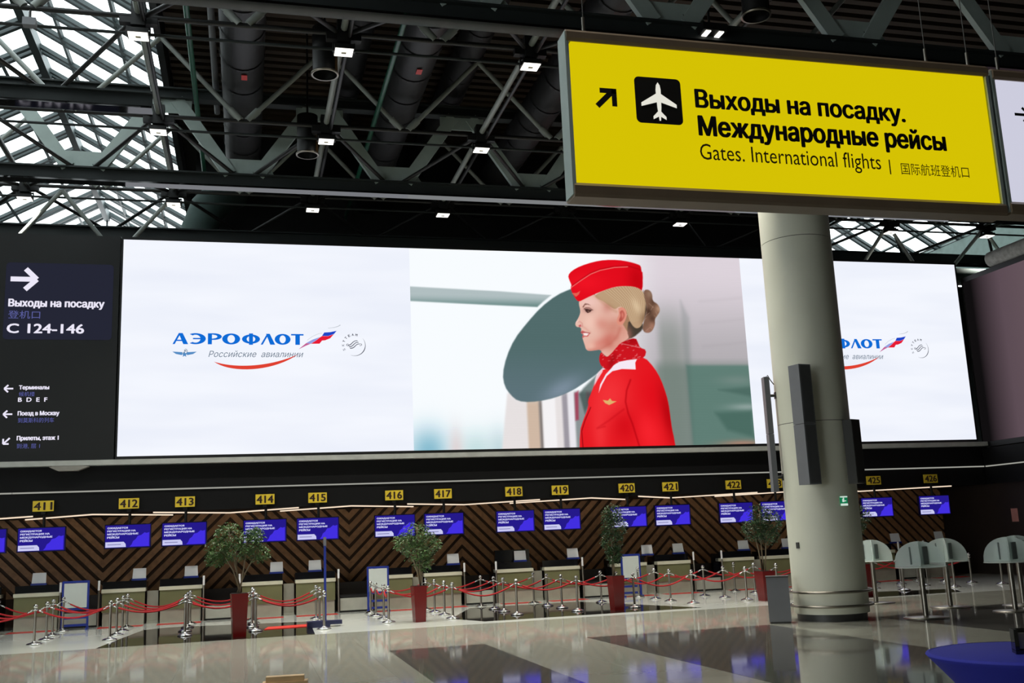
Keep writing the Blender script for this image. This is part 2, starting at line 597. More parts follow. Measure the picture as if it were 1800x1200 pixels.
def skylight(name, xr, zr, xl, xe, ze, ya, yb, step, label):
    """gabled glass roof with its ridge along y"""
    w = struct(name, MB().bar((xr, ya, zr - 0.25), (xr, yb, zr - 0.25), 0.28, 0.5), FRAME, label)
    n = int(round((yb - ya) / step))
    for side, xo in ((0, xe), (1, xl)):
        sx = xo - xr
        dz = ze - zr
        ln = math.hypot(sx, dz)
        nx, nz = -dz / ln * (1 if sx > 0 else -1), abs(sx) / ln

        def pt(t, y, off=0.0):
            return (xr + sx * t + nx * off, y, zr + dz * t + nz * off)
        for k in range(n + 1):
            y = ya + k * step
            for dy in (-0.2, 0.2):
                MB().bar(pt(0, y + dy, -0.1), pt(1, y + dy, -0.1), 0.19, 0.14, (nx, 0, nz)).build('rafter', FRAME, w)
        for t in (0.26, 0.72, 1.0):
            MB().bar(pt(t, ya, -0.1), pt(t, yb, -0.1), 0.12, 0.12, (nx, 0, nz)).build('purlin', FRAME, w)
        cells = (0.0, 0.26, 0.72, 1.0)
        for t0, t1 in zip(cells, cells[1:]):
            me = MB()
            a, b = pt(t0 + 0.004, 0.03), pt(t1 - 0.004, 0.03)
            me.add([a, b, (b[0], step - 0.03, b[2]), (a[0], step - 0.03, a[2])], [(0, 1, 2, 3)])
            gm = me.mesh('pane', GLAZE)
            for k in range(n):
                link('pane', gm, w, (0, ya + k * step, 0))
    # glazed gable end
    MB().bar((xl, yb, ze), (xr, yb, zr), 0.2, 0.25).bar((xr, yb, zr), (xe, yb, ze), 0.2, 0.25).bar((xl, yb, ze), (xe, yb, ze), 0.2, 0.3).build('gable_frame', FRAME, w)
    for q in (-0.5, 0.0, 0.5):
        xq = xr + q * (xe - xr)
        MB().bar((xq, yb, ze), (xq, yb, zr + (ze - zr) * abs(q)), 0.1, 0.1).build('gable_post', FRAME, w)
    return w


skylight('window_1', -7.6, 20.9, -12.5, -2.7, 18.1, 8.0, 58.0, 2.0, 'long gabled glass skylight on the left')
skylight('window_2', 35.1, 20.9, 30.3, 39.8, 18.1, 38.0, 58.0, 2.0, 'gabled glass skylight beyond the right end of the screen')
MB().box(39.7, 39.95, 38, 58, 15.6, 18.1).build('eave_panel', mat('green_grey_panel', (112, 132, 126), 0.5), ceil_)
MB().box(-2.75, -2.55, -15, 58.6, 17.3, 18.1).build('eave_panel', BLACK, ceil_)


def ibeam(mb, x0, x1, y, z0, z1, w=0.36):
    mb.box(x0, x1, y - 0.05, y + 0.05, z0 + 0.05, z1 - 0.05)
    mb.box(x0, x1, y - w / 2, y + w / 2, z1 - 0.05, z1)
    return mb


NODE0, NODEP = -2.5, 4.72
ZB0, ZB1, ZT = 13.3, 13.76, 16.5


def truss(name, y, x0, x1, label, plates=True, dz=0.0):
    t = thing(name, label, 'truss', (0, 0, dz), 'roof trusses')
    ibeam(MB(), x0, x1, y, ZB0, ZB1).build('bottom_chord', BEAM, t)
    MB().box(x0, x1, y - 0.2, y + 0.2, ZB0 - 0.01, ZB0 + 0.05).build('bottom_flange', BLACKGLOSS, t)
    if not plates:
        return t
    ibeam(MB(), x0, x1, y, ZT - 0.35, ZT).box(x0, x1, y - 0.18, y + 0.18, ZT - 0.36, ZT - 0.31).build('top_chord', BEAM, t)
    k = math.ceil((x0 - NODE0 - NODEP / 2) / NODEP)
    while NODE0 + NODEP / 2 + k * NODEP < x1 - 0.5:
        xm = NODE0 + NODEP / 2 + k * NODEP
        for s in (-1, 1):
            xt = xm + s * NODEP / 2
            if xt < x0 or xt > x1:
                continue
            MB().bar((xm + s * 0.42, y, ZB1), (xt - s * 0.3, y, ZT - 0.36), 0.16, 0.4, (0, 0, 1)).build('diagonal', PALE, t)
        MB().prism([(xm - 0.75, ZB1), (xm + 0.95, ZB1), (xm + 0.62, ZB1 + 0.52), (xm - 0.62, ZB1 + 0.52)], y - 0.02, y + 0.02).build('gusset_plate', PALE, t)
        xt = xm - NODEP / 2
        if xt > x0:
            MB().prism([(xt - 0.75, ZT - 0.36), (xt + 0.75, ZT - 0.36), (xt + 0.75, ZT - 0.8), (xt - 0.75, ZT - 0.8)], y - 0.02, y + 0.02).build('gusset_plate', PALE, t)
        k += 1
    return t


truss('roof_truss', 19.75, -2.3, 40, 'black truss highest in the photo, passing just behind the yellow hanging sign', True, -0.2)
truss('roof_truss', 31.5, -14, 40, 'truss with pale zigzag plates and a glossy bottom flange above the big screen')
truss('roof_beam', 25.85, -14, -2.4, 'plain dark beam crossing the left skylight halfway up', False)
truss('roof_beam', 37.5, -14, 40, 'dark beam lowest in the photo, just behind the top of the big screen', False)

ROWS = [(23.15, 'front'), (28.87, 'middle'), (35.3, 'rear')]
LAMPM = emat('lamp_glow', (255, 250, 240), 2.6)
LAMPDOT = mat('lamp_emitter_dot', (150, 145, 120), 0.5)


def lattice(y, word, beams, kmin, kmax):
    t = thing('roof_lattice', 'tubular roof lattice along the %s row of ceiling lamps' % word, 'lattice', (0, 0, 0), 'roof lattice rows')
    z = 14.45
    for k in range(kmin, kmax + 1):
        x = NODE0 + NODEP * k
        xm = x + NODEP / 2
        MB().box(x - 0.16, x + 0.16, y - 0.16, y + 0.16, 14.18, 14.75).box(x - 0.42, x + 0.42, y - 0.1, y + 0.1, 14.25, 14.4).build('node', BLACK, t)
        if k < kmax:
            MB().tube((x, y, z), (x + NODEP, y, z), 0.065).build('rod', BLACK, t)
            MB().tube((x, y + 0.25, z - 0.3), (x + NODEP, y + 0.25, z - 0.3), 0.04).build('rod', BEAM, t)
            for s in (-1, 1):
                MB().tube((xm + s * 0.12, y, z + 0.05), (xm + s * NODEP / 2, y, 16.9), 0.075).tube((xm + s * 0.1, y, z + 0.03), (xm + s * 0.4, y, z + 0.36), 0.11).build('tube', TUBEW, t)
        for yb, x0, x1 in beams:
            for s in (-1, 1):
                xb = x + s * (NODEP / 2 - 0.3)
                if x0 <= xb <= x1:
                    MB().tube((x + s * 0.2, y + (0.2 if yb > y else -0.2), 14.4), (xb, yb, 13.78), 0.06).build('rod', BLACK, t)
    return t


lat = {}
lat[0] = lattice(23.15, 'front', [(19.75, -2.3, 40), (25.85, -14, -2.4)], -2, 4)
lat[1] = lattice(28.87, 'middle', [(31.5, -14, 40), (25.85, -14, -2.4)], -2, 6)
lat[2] = lattice(35.3, 'rear', [(31.5, -14, 40), (37.5, -14, 40)], -2, 8)
for k in range(-2, 9):
    x = NODE0 + NODEP * k
    for i, (ya, yb) in enumerate(((17.5, 23.15), (23.15, 28.87), (28.87, 35.3))):
        if (i == 0 and k > 3) or (i == 1 and k > 4):
            continue
        MB().tube((x, ya + 0.2, 14.5), (x, yb - 0.2, 14.5), 0.085).build('long_tube', TUBEW, lat[i])
        MB().tube((x + 0.12, ya + 0.2, 14.3), (x + 0.12, yb - 0.2, 14.3), 0.05).build('rod', BLACK, lat[i])
for xa, xs in ((-6.1, (-7.7, -4.6)), (-2.5, (-4.1,)), (25.8, (24.6, 27.4)), (30.5, (28.9, 32.2)), (21.1, (22.6,))):
    for xb in xs:
        MB().tube((xa, 35.4, 14.35), (xb, 35.9, 12.55), 0.075).build('hanger_tube', TUBEW, lat[2])


# ---- ceiling lamps hanging under the nodes
def make_lamp():
    r = link('ceiling_lamp', None)
    MB().box(-0.24, 0.24, -0.22, 0.22, 0.02, 0.13).box(-0.27, -0.24, -0.05, 0.05, 0.02, 0.24).box(0.24, 0.27, -0.05, 0.05, 0.02, 0.24).box(-0.27, 0.27, -0.03, 0.03, 0.2, 0.24).build('housing', BLACK, r)
    ln = MB().box(-0.215, 0.215, -0.195, 0.195, 0.0, 0.02).build('lens', LAMPM, r)
    MB().box(-0.06, 0.06, -0.04, 0.04, -0.012, 0.0).build('emitter', LAMPDOT, ln)
    return r


lamp0 = make_lamp()
LIGHT = bpy.data.lights.new('lamp_light', 'AREA')
LIGHT.shape = 'RECTANGLE'
LIGHT.size, LIGHT.size_y = 0.4, 0.36
LIGHT.energy = LAMP_POWER
LIGHT.spread = 1.75
LIGHT.color = (1.0, 0.95, 0.86)
first = True
for ri, (y, word) in enumerate(ROWS):
    ks = {0: range(0, 3), 1: range(0, 3), 2: [-1, 0, 1, 2, 4, 6, 7]}[ri]
    if ri == 0:
        ks = [0, 1, 2, 3]
    if ri == 1:
        ks = [0, 1, 2, 3, 4]
    for i, k in enumerate(ks):
        x = NODE0 + NODEP * k
        r = lamp0 if first else copy_tree(lamp0)
        first = False
        r.location = (x, y, 13.95)
        tag(r, 'white square ceiling lamp in the %s lamp row, %s from the left' % (word, ORD[i]), 'lamp', 'square ceiling lamps')
        lo = bpy.data.objects.new('lamp_light', LIGHT)
        COL.objects.link(lo)
        lo.parent = r
        lo.location = (0, 0, -0.03)

# unseen lamps added to brighten the near floor, sign rails, table and seat
for y in (6.0, 11.7):
    for k in (-1, 1):
        r = copy_tree(lamp0)
        x = NODE0 + NODEP * k
        r.location = (x, y, 13.95)
        tag(r, 'added unseen ceiling lamp brightening the near hall, %s of the viewer in the %s near row' % ('left' if k < 0 else 'right', 'first' if y < 8 else 'second'), 'lamp', 'square ceiling lamps')
        MB().tube((0, 0, 0.24), (0, 0, 4.1), 0.03).build('hanger', BLACK, r)

# ---- ducts
for x, zc, rad, lab in ((-0.19, 15.85, 0.6, 'widest dark air duct beside the left skylight'), (3.15, 17.3, 0.45, 'slim dark air duct between the first two lamp columns'),
                        (4.6, 15.9, 0.62, 'thick wrapped air duct right of the green pipe'), (6.7, 17.33, 0.48, 'wrapped air duct passing above the third lamp column'),
                        (9.2, 15.9, 0.6, 'wrapped air duct just left of the yellow sign')):
    t = thing('air_duct', lab, 'duct', (0, 0, 0), 'roof air ducts')
    dw = MB().tube((x, 15, zc), (x, 37.6 if x < 0 else 39.5, zc), rad, 24).build('duct_wall', DUCT, t)
    ring_me = MB()
    for k in range(24):
        a0, a1 = 2 * math.pi * k / 24, 2 * math.pi * (k + 1) / 24
        R = rad + 0.03
        ring_me.add([(R * math.cos(a0), 0, R * math.sin(a0)), (R * math.cos(a1), 0, R * math.sin(a1)),
                     (R * math.cos(a1), 0.12, R * math.sin(a1)), (R * math.cos(a0), 0.12, R * math.sin(a0))], [(0, 1, 2, 3)], True)
    ring_me = ring_me.mesh('seam_ring', DUCT)
    for k in range(14 if x < 0 else 15):
        link('seam_ring', ring_me, dw, (x, 16.0 + 1.6 * k, zc))
    if x != 9.2:
        MB().rbox(x + 0.05, 27.6 if x < 1 else 26.5, zc - rad - 0.03, 0.16, 0.3, 0.02).build('sticker', mat('red_sticker', (200, 60, 60), 0.5), dw)
tag(MB().path([(-0.4, 38.9, 15.85), (-0.6, 38.8, 15.75), (-0.95, 38.65, 15.55), (-1.5, 38.6, 14.95), (-1.8, 38.6, 14.1), (-1.88, 38.6, 13.0), (-1.9, 38.6, 11.5)], 0.66, 18).tube((-0.9, 38.7, 16.0), (-0.9, 38.7, 18.1), 0.03).build('duct_elbow', DUCTG),
    'green grey elbow duct bending down behind the screen top', 'duct')
for x, z, lab in ((-1.55, 15.6, 'green pipe running along the roof left of the widest duct'), (3.75, 15.0, 'green pipe running along the roof right of the can downlights')):
    tag(MB().tube((x, 15, z), (x, 37.3 if x < 0 else 39.4, z), 0.075, 10).build('green_pipe', GREENPIPE), lab, 'pipe', 'green sprinkler pipes')
tag(MB().tube((-1.05, 18, 16.9), (-1.05, 34, 16.9), 0.1, 10).build('conduit', GREYBOX), 'grey conduit between green pipe and widest duct', 'pipe')
GOLDREFL = mat('gold_reflection', (92, 66, 28), 0.6, 0.3)  # colour of the warm reflection painted on the black cans
for (x, y, lab) in ((1.83, 24.02, 'upper black can downlight with bright rim'), (1.71, 29.5, 'lower black can downlight with bright rim'), (11.3, 19.4, 'black can downlight above the yellow sign')):
    t = thing('can_downlight', lab, 'downlight', (x, y, 13.75), 'can downlights')
    MB().lathe([(0.30, 0.0), (0.31, 0.7), (0.31, 1.25), (0.03, 1.27), (0.03, 4.15)], n=28, cap=False).lathe([(0.27, 0.02), (0.27, 0.5), (0.0, 0.5)], n=28, cap=False).build('can', BLACK, t)
    MB().lathe([(0.30, 0.0), (0.345, 0.0), (0.345, 0.05), (0.30, 0.05)], n=28, cap=False).build('rim', STEEL, t)
    mb = MB()
    for k in range(5):
        a0, a1 = -0.75 + 0.22 * k, -0.75 + 0.22 * (k + 1)
        mb.add([(0.318 * math.cos(a0), 0.318 * math.sin(a0), 0.05), (0.318 * math.cos(a1), 0.318 * math.sin(a1), 0.05),
                (0.318 * math.cos(a1), 0.318 * math.sin(a1), 0.62), (0.318 * math.cos(a0), 0.318 * math.sin(a0), 0.62)], [(0, 1, 2, 3)], True)
    mb.build('reflection_patch', GOLDREFL, t)  # reflection on the can side, put in as a gold patch
t = thing('twin_spotlight', 'small twin slot spotlight above the yellow sign', 'lamp', (10.25, 19.6, 13.3))
MB().box(-0.3, 0.3, -0.2, 0.2, 0.02, 0.2).tube((0, 0.1, 0.2), (0, 0.1, 4.8), 0.03).build('housing', BLACK, t)
for sx in (-1, 1):
    MB().box(sx * 0.16 - 0.06, sx * 0.16 + 0.06, -0.16, 0.16, 0.0, 0.02).build('slot_lens', LAMPM, t)
t = thing('projector_box', 'small grey box hanging under the roof lattice at the top left corner', 'projector', (-4.82, 23.15, 13.9))
MB().box(-0.14, 0.14, -0.1, 0.1, 0.1, 0.28).build('housing', GREYBOX, t)
MB().tube((0, 0, 0.26), (0, 0, 0.52), 0.03).build('hanger', DKGREY, t)
t = thing('ledge_lamp', 'small shallow lamp bracket under the ledge left of the screen', 'lamp', (-5.4, 34.3, 4.8))
MB().prism([(-0.55, 0.16), (-0.28, 0.03), (0.28, 0.03), (0.62, 0.16), (0.5, 0.18), (-0.45, 0.18)], 0.0, 0.29).build('bracket', mat('pale_bracket', (150, 146, 138), 0.4), t)


# ================================================================== THE BIG SCREEN
SY = 34.6          # front plane of the display
scr = thing('led_screen', 'huge wide bright screen showing a woman in red between two white airline panels', 'screen', (0, 0, 0))
MB().box(-4.06, 28.22, SY + 0.01, SY + 0.45, 5.16, 12.56).build('casing', BLACK, scr)


def panel_material():
    mt = bpy.data.materials.new('white_panel_glow')
    mt.use_nodes = True
    nt = mt.node_tree
    nt.nodes.clear()
    out = nt.nodes.new('ShaderNodeOutputMaterial')
    em = nt.nodes.new('ShaderNodeEmission')
    tc = nt.nodes.new('ShaderNodeTexCoord')
    mp = nt.nodes.new('ShaderNodeMapping')
    mp.inputs['Rotation'].default_value = (0, 0.16, 0)
    mp.inputs['Scale'].default_value = (0.12, 1, 0.75)
    nz = nt.nodes.new('ShaderNodeTexNoise')
    nz.inputs['Scale'].default_value = 1.3
    nz.inputs['Detail'].default_value = 2
    rp = nt.nodes.new('ShaderNodeValToRGB')
    rp.color_ramp.elements[0].position = 0.35
    rp.color_ramp.elements[0].color = srgb(236, 240, 251)
    rp.color_ramp.elements[1].position = 0.62
    rp.color_ramp.elements[1].color = srgb(244, 247, 255)
    nt.links.new(tc.outputs['Object'], mp.inputs['Vector'])
    nt.links.new(mp.outputs['Vector'], nz.inputs['Vector'])
    nt.links.new(nz.outputs['Fac'], rp.inputs['Fac'])
    nt.links.new(rp.outputs['Color'], em.inputs[0])
    nt.links.new(em.outputs[0], out.inputs[0])
    return mt


PANEL = panel_material()
PX0, PX1, PZ0, PZ1 = 5.545, 18.425, 5.27, 12.46
MB().flat([(-4.0, PZ0), (PX0, PZ0), (PX0, PZ1), (-4.0, PZ1)], SY).build('left_panel', PANEL, scr)['label'] = 'white panel with blue airline lettering'
MB().flat([(PX1, PZ0), (28.14, PZ0), (28.14, PZ1), (PX1, PZ1)], SY).build('right_panel', PANEL, scr)['label'] = 'white panel partly behind the column'

# the picture on the screen: outlines in thousandths of its width
PIC = {
    'hat': [(456.2,66.9),(468.4,52.6),(495,37.8),(536.1,24),(571.3,17.3),(612.3,16.1),(647.3,20.9),(673.4,27.9),(681.9,32.8),(682.3,48.6),(686.5,52.8),(681.9,108.5),(671.3,100.2),(654,94.8),(624.7,94.1),(595.3,97.5),(559.8,109.5),(521.4,125.7),(497.8,137.3),(486.1,143.1),(477.7,139),(468.7,122.5),(463.7,111.5),(462.9,100.3),(465.9,96.1),(459.7,80.8)],
    'pipe': [(464.2,101.7),(495.4,80),(525.2,61),(554.9,49),(599.1,39.3),(640.4,36.2),(680.9,47.2)],
    'hbadge': [(464.7,118.4),(478.9,118.1),(490.7,111.5),(485.8,122.2),(476.9,129.3)],
    'hair': [(533,122.7),(559.8,109.5),(595.3,97.5),(624.7,94.1),(654,94.8),(671.3,100.2),(682.5,108.5),(691.3,129.6),(691.2,152.2),(682.9,186.2),(675.8,203.1),(666,217.2),(651.2,220.2),(637.8,203.6),(630.9,175.7),(623.3,158.9),(606.1,155),(593.9,165),(579.9,156.8),(557.9,140.4),(538.2,132.4)],
    'nape': [(632.7,192.4),(676,200.3),(674.4,222.7),(652.8,239.7),(631.6,251),(625.9,228.8)],
    'bun': [(684.2,105.6),(700.7,102.4),(711.6,115),(710,137.7),(727.1,146),(733.1,165.7),(721.5,181.4),(713.4,191.4),(713.6,208.3),(700.2,230.9),(679.6,232.5),(673.1,220),(682.5,191.8),(691.8,163.5),(689.4,135.3)],
    'face': [(486.3,138.9),(506.8,130.1),(536.2,118.4),(558,137.6),(591.1,162.3),(606.2,153.6),(626,161.7),(628.7,186.9),(614.3,206.6),(636.1,206.4),(633.5,245.4),(610.8,259.5),(595.3,276.2),(564.6,306.5),(545.5,292.9),(541.9,282),(523.2,284.8),(506.1,286.5),(497.9,281.6),(495.2,269.9),(490.5,253.5),(489.2,246.6),(492.9,240.6),(485.4,233.5),(487.6,224.1),(485.2,217.8),(473.3,217.6),(469.3,207.8),(478.9,193.9),(486.9,177.7),(487.5,166.6),(484.2,150)],
    'ear': [(602.7,162.1),(614.8,155.7),(625.5,161.7),(628.7,178.5),(623.9,194),(614.2,208),(602.4,211.8),(594.9,202.7),(598,190.1),(604.5,178.8)],
    'earin': [(606.6,170.4),(617.1,164.7),(622.6,178.6),(618.1,192.6),(605.9,202.6),(602,195.6),(609.5,183)],
    'eye': [(500.2,164.8),(507.7,163.6),(523.2,167.2),(517.1,173.1),(509.2,176.3),(504.3,172.5)],
    'brow': [(494.3,158.8),(502.9,147.5),(512.8,149),(519.7,153.6),(509.8,151.3),(502.6,153.1),(497.9,160.4)],
    'lip': [(484.6,232.4),(490.3,226.8),(500.8,232.2),(513.4,234.9),(505.7,245.1),(495.8,245.2),(489.6,249.4),(488.8,243.9),(492.4,240)],
    'teeth': [(492.1,235.1),(500.7,234.4),(509.7,236),(503,242.1),(494.6,241.6)],
    'nostril': [(479.8,213.2),(486.5,209.5),(487.6,215),(482.3,217.8)],
    'scarf': [(601.8,263.7),(619.7,255.3),(650.8,246.7),(657,261.9),(661.9,275.8),(681.8,282.6),(674.4,304.8),(650.8,309),(604.1,316),(580.6,324.3),(568.2,339.9),(553.9,339.9),(540.4,329.8),(535.1,313.5),(538.1,297),(544.3,288.8),(552.2,299.7),(560.5,303.8),(574.1,292.8),(589.5,276.2)],
    'collar': [(575.9,331.2),(595.4,317.4),(621.7,312.4),(650.2,309.6),(644.3,320.1),(644.4,339.4),(602.7,338),(573.6,344.3),(555.6,358.4),(539.9,382.8),(528.6,405.7),(534.2,382.8),(553.1,353)],
    'collar2': [(547.3,332.6),(530.7,347.5),(521.1,366.5),(516.5,386.8),(528.1,367.9),(543.6,346.2)],
    'jacket': [(554.1,338),(568.3,338),(650.8,309),(674.5,303.4),(701.5,333.8),(719.5,367),(733.5,413.8),(738.5,443.9),(740.4,476.7),(743.3,514.7),(747.4,536.4),(753.8,566.2),(460.7,560.6),(466.2,513.2),(477.6,484.2),(496.7,444.5),(494.9,428.4),(507.5,404.3),(517.5,380),(527.2,358.4),(539.6,342.1)],
    'arm': [(626.4,369.5),(612.9,399.4),(607.3,431.9),(612.8,464.4),(623.6,494.1),(641.6,564.1)],
    'crease': [(541,501.1),(518.2,506.1),(553.3,485.2),(600.7,453.5)],
    'wings': [(539.4,426.6),(554.6,428.8),(561.2,422.1),(566.7,429.5),(580,430.9),(566.2,437.5),(557.5,441),(545.7,435.5)],
    'lapel': [(473.2,560.8),(471.8,513.3),(483.2,484.3),(502.2,447.2)],
    'ellipse': [(480.6,100.9),(461.8,106.4),(418.9,125.3),(370.4,161.9),(327.2,208),(289.6,253.4),(264.8,303.2),(251.7,352.4),(256.2,386.7),(272.7,411.2),(291.9,427.4),(326.9,431.1),(377.8,424.1),(419.2,412.1),(457.7,395),(469.2,387.9),(498.3,370.5),(524.7,353),(563.6,323),(595.8,267.9),(593.7,212.4),(509.6,82.5),(462.7,103.1)],
    'bar': [(-7.3,108.7),(249.8,117.4),(403.3,125.6),(376.3,146.5),(360.2,160.5),(218,156.8),(-8.2,149.2)],
    'cyl': [(263.1,401.4),(307.2,421.2),(368,416.7),(458.4,382.5),(477.3,393.4),(524.4,358.4),(522.8,431.3),(481.5,561),(241.5,562.5),(252.4,478.8)],
    'dark': [(482.9,393.4),(524.6,355.7),(510,409.7),(484.3,465.7),(470.8,409.4)],
    'redst': [(457,406.7),(468.5,400),(465.3,481.4),(455.4,484)],
    'green': [(801.5,327),(1002.9,326.8),(1005.6,564.6),(845.1,561.6),(804.4,560.8)],
    'jaw': [(509.0,286.0),(542.0,280.3),(573.1,263.9),(594.6,243.0),(604.7,220.7)],
    'nosew': [(475.5,204.1),(484.1,201.3),(491.5,206.7),(491.0,215.0)],
    'temple': [(535.7,125.4),(554.8,143.3),(579.6,162.4),(596.4,170.6)],
    'lid': [(499.1,164.2),(505.0,160.8),(515.0,161.2),(525.2,167.2)],
    'cheek': [(491.0,215.0),(501.4,221.8),(513.6,232.7)],
    'barv': [(798.7,133.8),(797.7,327),(796.2,560.7),(808.2,560.9),(815.3,327),(822.3,186.2)],
    'dark1': [(897.8,399.4),(999.7,390.5),(1002.5,420.7)],
    'dark2': [(880.9,465.9),(998.8,459.4),(996.8,538.9),(915.1,517.3)],
}
PW, PH = 1000.0, 1000.0 * (PZ1 - PZ0) / (PX1 - PX0)
NU, NV = 640, 357
gu, gv = np.meshgrid(np.linspace(0, PW, NU), np.linspace(0, PH, NV))
img = np.zeros((NV, NU, 3))


def C8(r, g, b):
    return np.array([r, g, b]) / 255.0


def sstep(a, b, x):
    t = np.clip((x - a) / (b - a), 0, 1)
    return t * t * (3 - 2 * t)


def poly_alpha(poly, soft):
    p = np.array(poly)
    d2 = np.full(gu.shape, 1e12)
    inside = np.zeros(gu.shape, bool)
    n = len(p)
    for i in range(n):
        a, b = p[i], p[(i + 1) % n]
        e = b - a
        wx, wy = gu - a[0], gv - a[1]
        t = np.clip((wx * e[0] + wy * e[1]) / (e @ e + 1e-9), 0, 1)
        d2 = np.minimum(d2, (wx - e[0] * t) ** 2 + (wy - e[1] * t) ** 2)
        if abs(e[1]) > 1e-9:
            c1 = (gv >= min(a[1], b[1])) & (gv < max(a[1], b[1]))
            inside ^= c1 & (gu < a[0] + (gv - a[1]) * e[0] / e[1])
    sd = np.sqrt(d2) * np.where(inside, 1, -1)
    return sstep(-soft, soft, sd)


def line_alpha(pts, w, soft):
    p = np.array(pts)
    d2 = np.full(gu.shape, 1e12)
    for a, b in zip(p, p[1:]):
        e = b - a
        wx, wy = gu - a[0], gv - a[1]
        t = np.clip((wx * e[0] + wy * e[1]) / (e @ e + 1e-9), 0, 1)
        d2 = np.minimum(d2, (wx - e[0] * t) ** 2 + (wy - e[1] * t) ** 2)
    return 1 - sstep(w - soft, w + soft, np.sqrt(d2))


def smooth_poly(pts, it=2):
    """round the corners of a traced outline (Chaikin)"""
    p = np.array(pts)
    for _ in range(it):
        q = np.roll(p, -1, 0)
        p = np.stack([p * 0.75 + q * 0.25, p * 0.25 + q * 0.75], 1).reshape(-1, 2)
    return p


def lay(alpha, col):
    global img
    a = alpha[..., None]
    img = img * (1 - a) + np.asarray(col) * a


def blob(cx, cy, rx, ry, col, k, mask=None, ang=0.0):
    ca, sa = math.cos(ang), math.sin(ang)
    x, y = gu - cx, gv - cy
    a = k * np.exp(-(((x * ca + y * sa) / rx) ** 2 + ((-x * sa + y * ca) / ry) ** 2))
    lay(a if mask is None else a * mask, col)


# backdrop: white left, pinkish grey right, green glass lower right
img[:] = C8(248, 252, 255)
right = sstep(560, 760, gu)
lay(right, C8(222, 212, 220))
lay(right * sstep(30, 330, gv) * 0.85, C8(172, 168, 172))
lay(sstep(705, 740, gu) * (1 - sstep(760, 840, gu)) * sstep(110, 260, gv) * 0.55, C8(120, 132, 122))
lay(sstep(300, 345, gv) * sstep(690, 720, gu) * 0.75, C8(112, 128, 120))
lay(poly_alpha(PIC['green'], 6) * 0.8, C8(88, 124, 114))
lay(poly_alpha(PIC['dark1'], 8) * 0.5, C8(60, 90, 82))
lay(poly_alpha(PIC['dark2'], 10) * 0.6, C8(62, 96, 86))
blob(985, 450, 60, 10, C8(170, 182, 180), 0.6)
blob(960, 372, 60, 14, C8(120, 140, 134), 0.7)
lay(poly_alpha(PIC['barv'], 9) * 0.2, C8(82, 100, 96))
blob(960, 556, 70, 10, C8(190, 130, 110), 0.7)
for yy in (130, 195, 265):
    lay(line_alpha([(860, yy + 6), (930, yy), (1000, yy - 8)], 3, 8) * 0.07, C8(120, 115, 120))
# lower left distant colours
blob(40, 560, 55, 62, C8(120, 180, 202), 0.85)
blob(170, 560, 55, 55, C8(190, 220, 222), 0.8)
blob(115, 560, 20, 60, C8(226, 206, 206), 0.7)
blob(235, 560, 30, 60, C8(176, 205, 212), 0.6)
# the slanted mirror, its bar and its polished drum
ba = poly_alpha(PIC['bar'], 3)
lay(ba, C8(178, 192, 194))
lay(ba * sstep(128, 172, gv), C8(88, 124, 120))
cy_ = poly_alpha(PIC['cyl'], 5) * sstep(395, 412, gv)
lay(cy_, C8(232, 226, 226))
for x0, x1, col in ((318, 352, (206, 180, 158)), (352, 360, (120, 112, 108)), (362, 398, (246, 244, 246)), (420, 436, (150, 145, 155)),
                    (436, 456, (236, 234, 240)), (456, 492, (130, 140, 142)), (492, 512, (150, 70, 90)), (512, 545, (96, 112, 108))):
    lay(cy_ * sstep(x0 - 6, x0 + 4, gu) * (1 - sstep(x1 - 4, x1 + 6, gu)) * 0.9, C8(*col))
ea = poly_alpha(smooth_poly(PIC['ellipse'], 1), 2.5)
lay(np.clip(poly_alpha(smooth_poly(PIC['ellipse'], 1), 12) * 1.6, 0, 1) * (1 - ea) * 0.2, C8(232, 240, 244))
lay(ea, C8(82, 108, 108))
lay(ea * sstep(240, 420, gv) * 0.7, C8(98, 118, 128))
blob(420, 395, 60, 26, C8(136, 152, 170), 0.7, ea, -0.5)
lay(poly_alpha(PIC['dark'], 5) * 0.7, C8(58, 78, 74))
lay(poly_alpha(PIC['redst'], 4) * 0.7, C8(170, 40, 70))
# jacket
PIC['jacket'] = [(a, b + (40 if b > 545 else 0)) for a, b in PIC['jacket']]
ja = poly_alpha(smooth_poly(PIC['jacket'], 1), 1.4)
lay(ja, C8(232, 26, 34))
blob(560, 420, 60, 90, C8(248, 62, 66), 0.7, ja, 0.2)
blob(525, 520, 22, 70, C8(246, 60, 64), 0.6, ja)
blob(600, 500, 40, 45, C8(205, 6, 18), 0.6, ja)
blob(690, 420, 40, 80, C8(226, 10, 24), 0.6, ja)
blob(735, 470, 22, 90, C8(176, 2, 12), 0.75, ja, -0.15)
blob(672, 520, 34, 60, C8(252, 40, 50), 0.7, ja, -0.25)
lay(line_alpha(PIC['arm'], 2.2, 3) * ja * 0.6, C8(168, 0, 12))
lay(line_alpha(PIC['crease'], 2, 4) * ja * 0.4, C8(186, 4, 16))
lay(line_alpha(PIC['lapel'], 1.2, 1.5) * ja * 0.8, C8(120, 2, 12))
lay(poly_alpha(PIC['wings'], 1.0), C8(226, 178, 110))
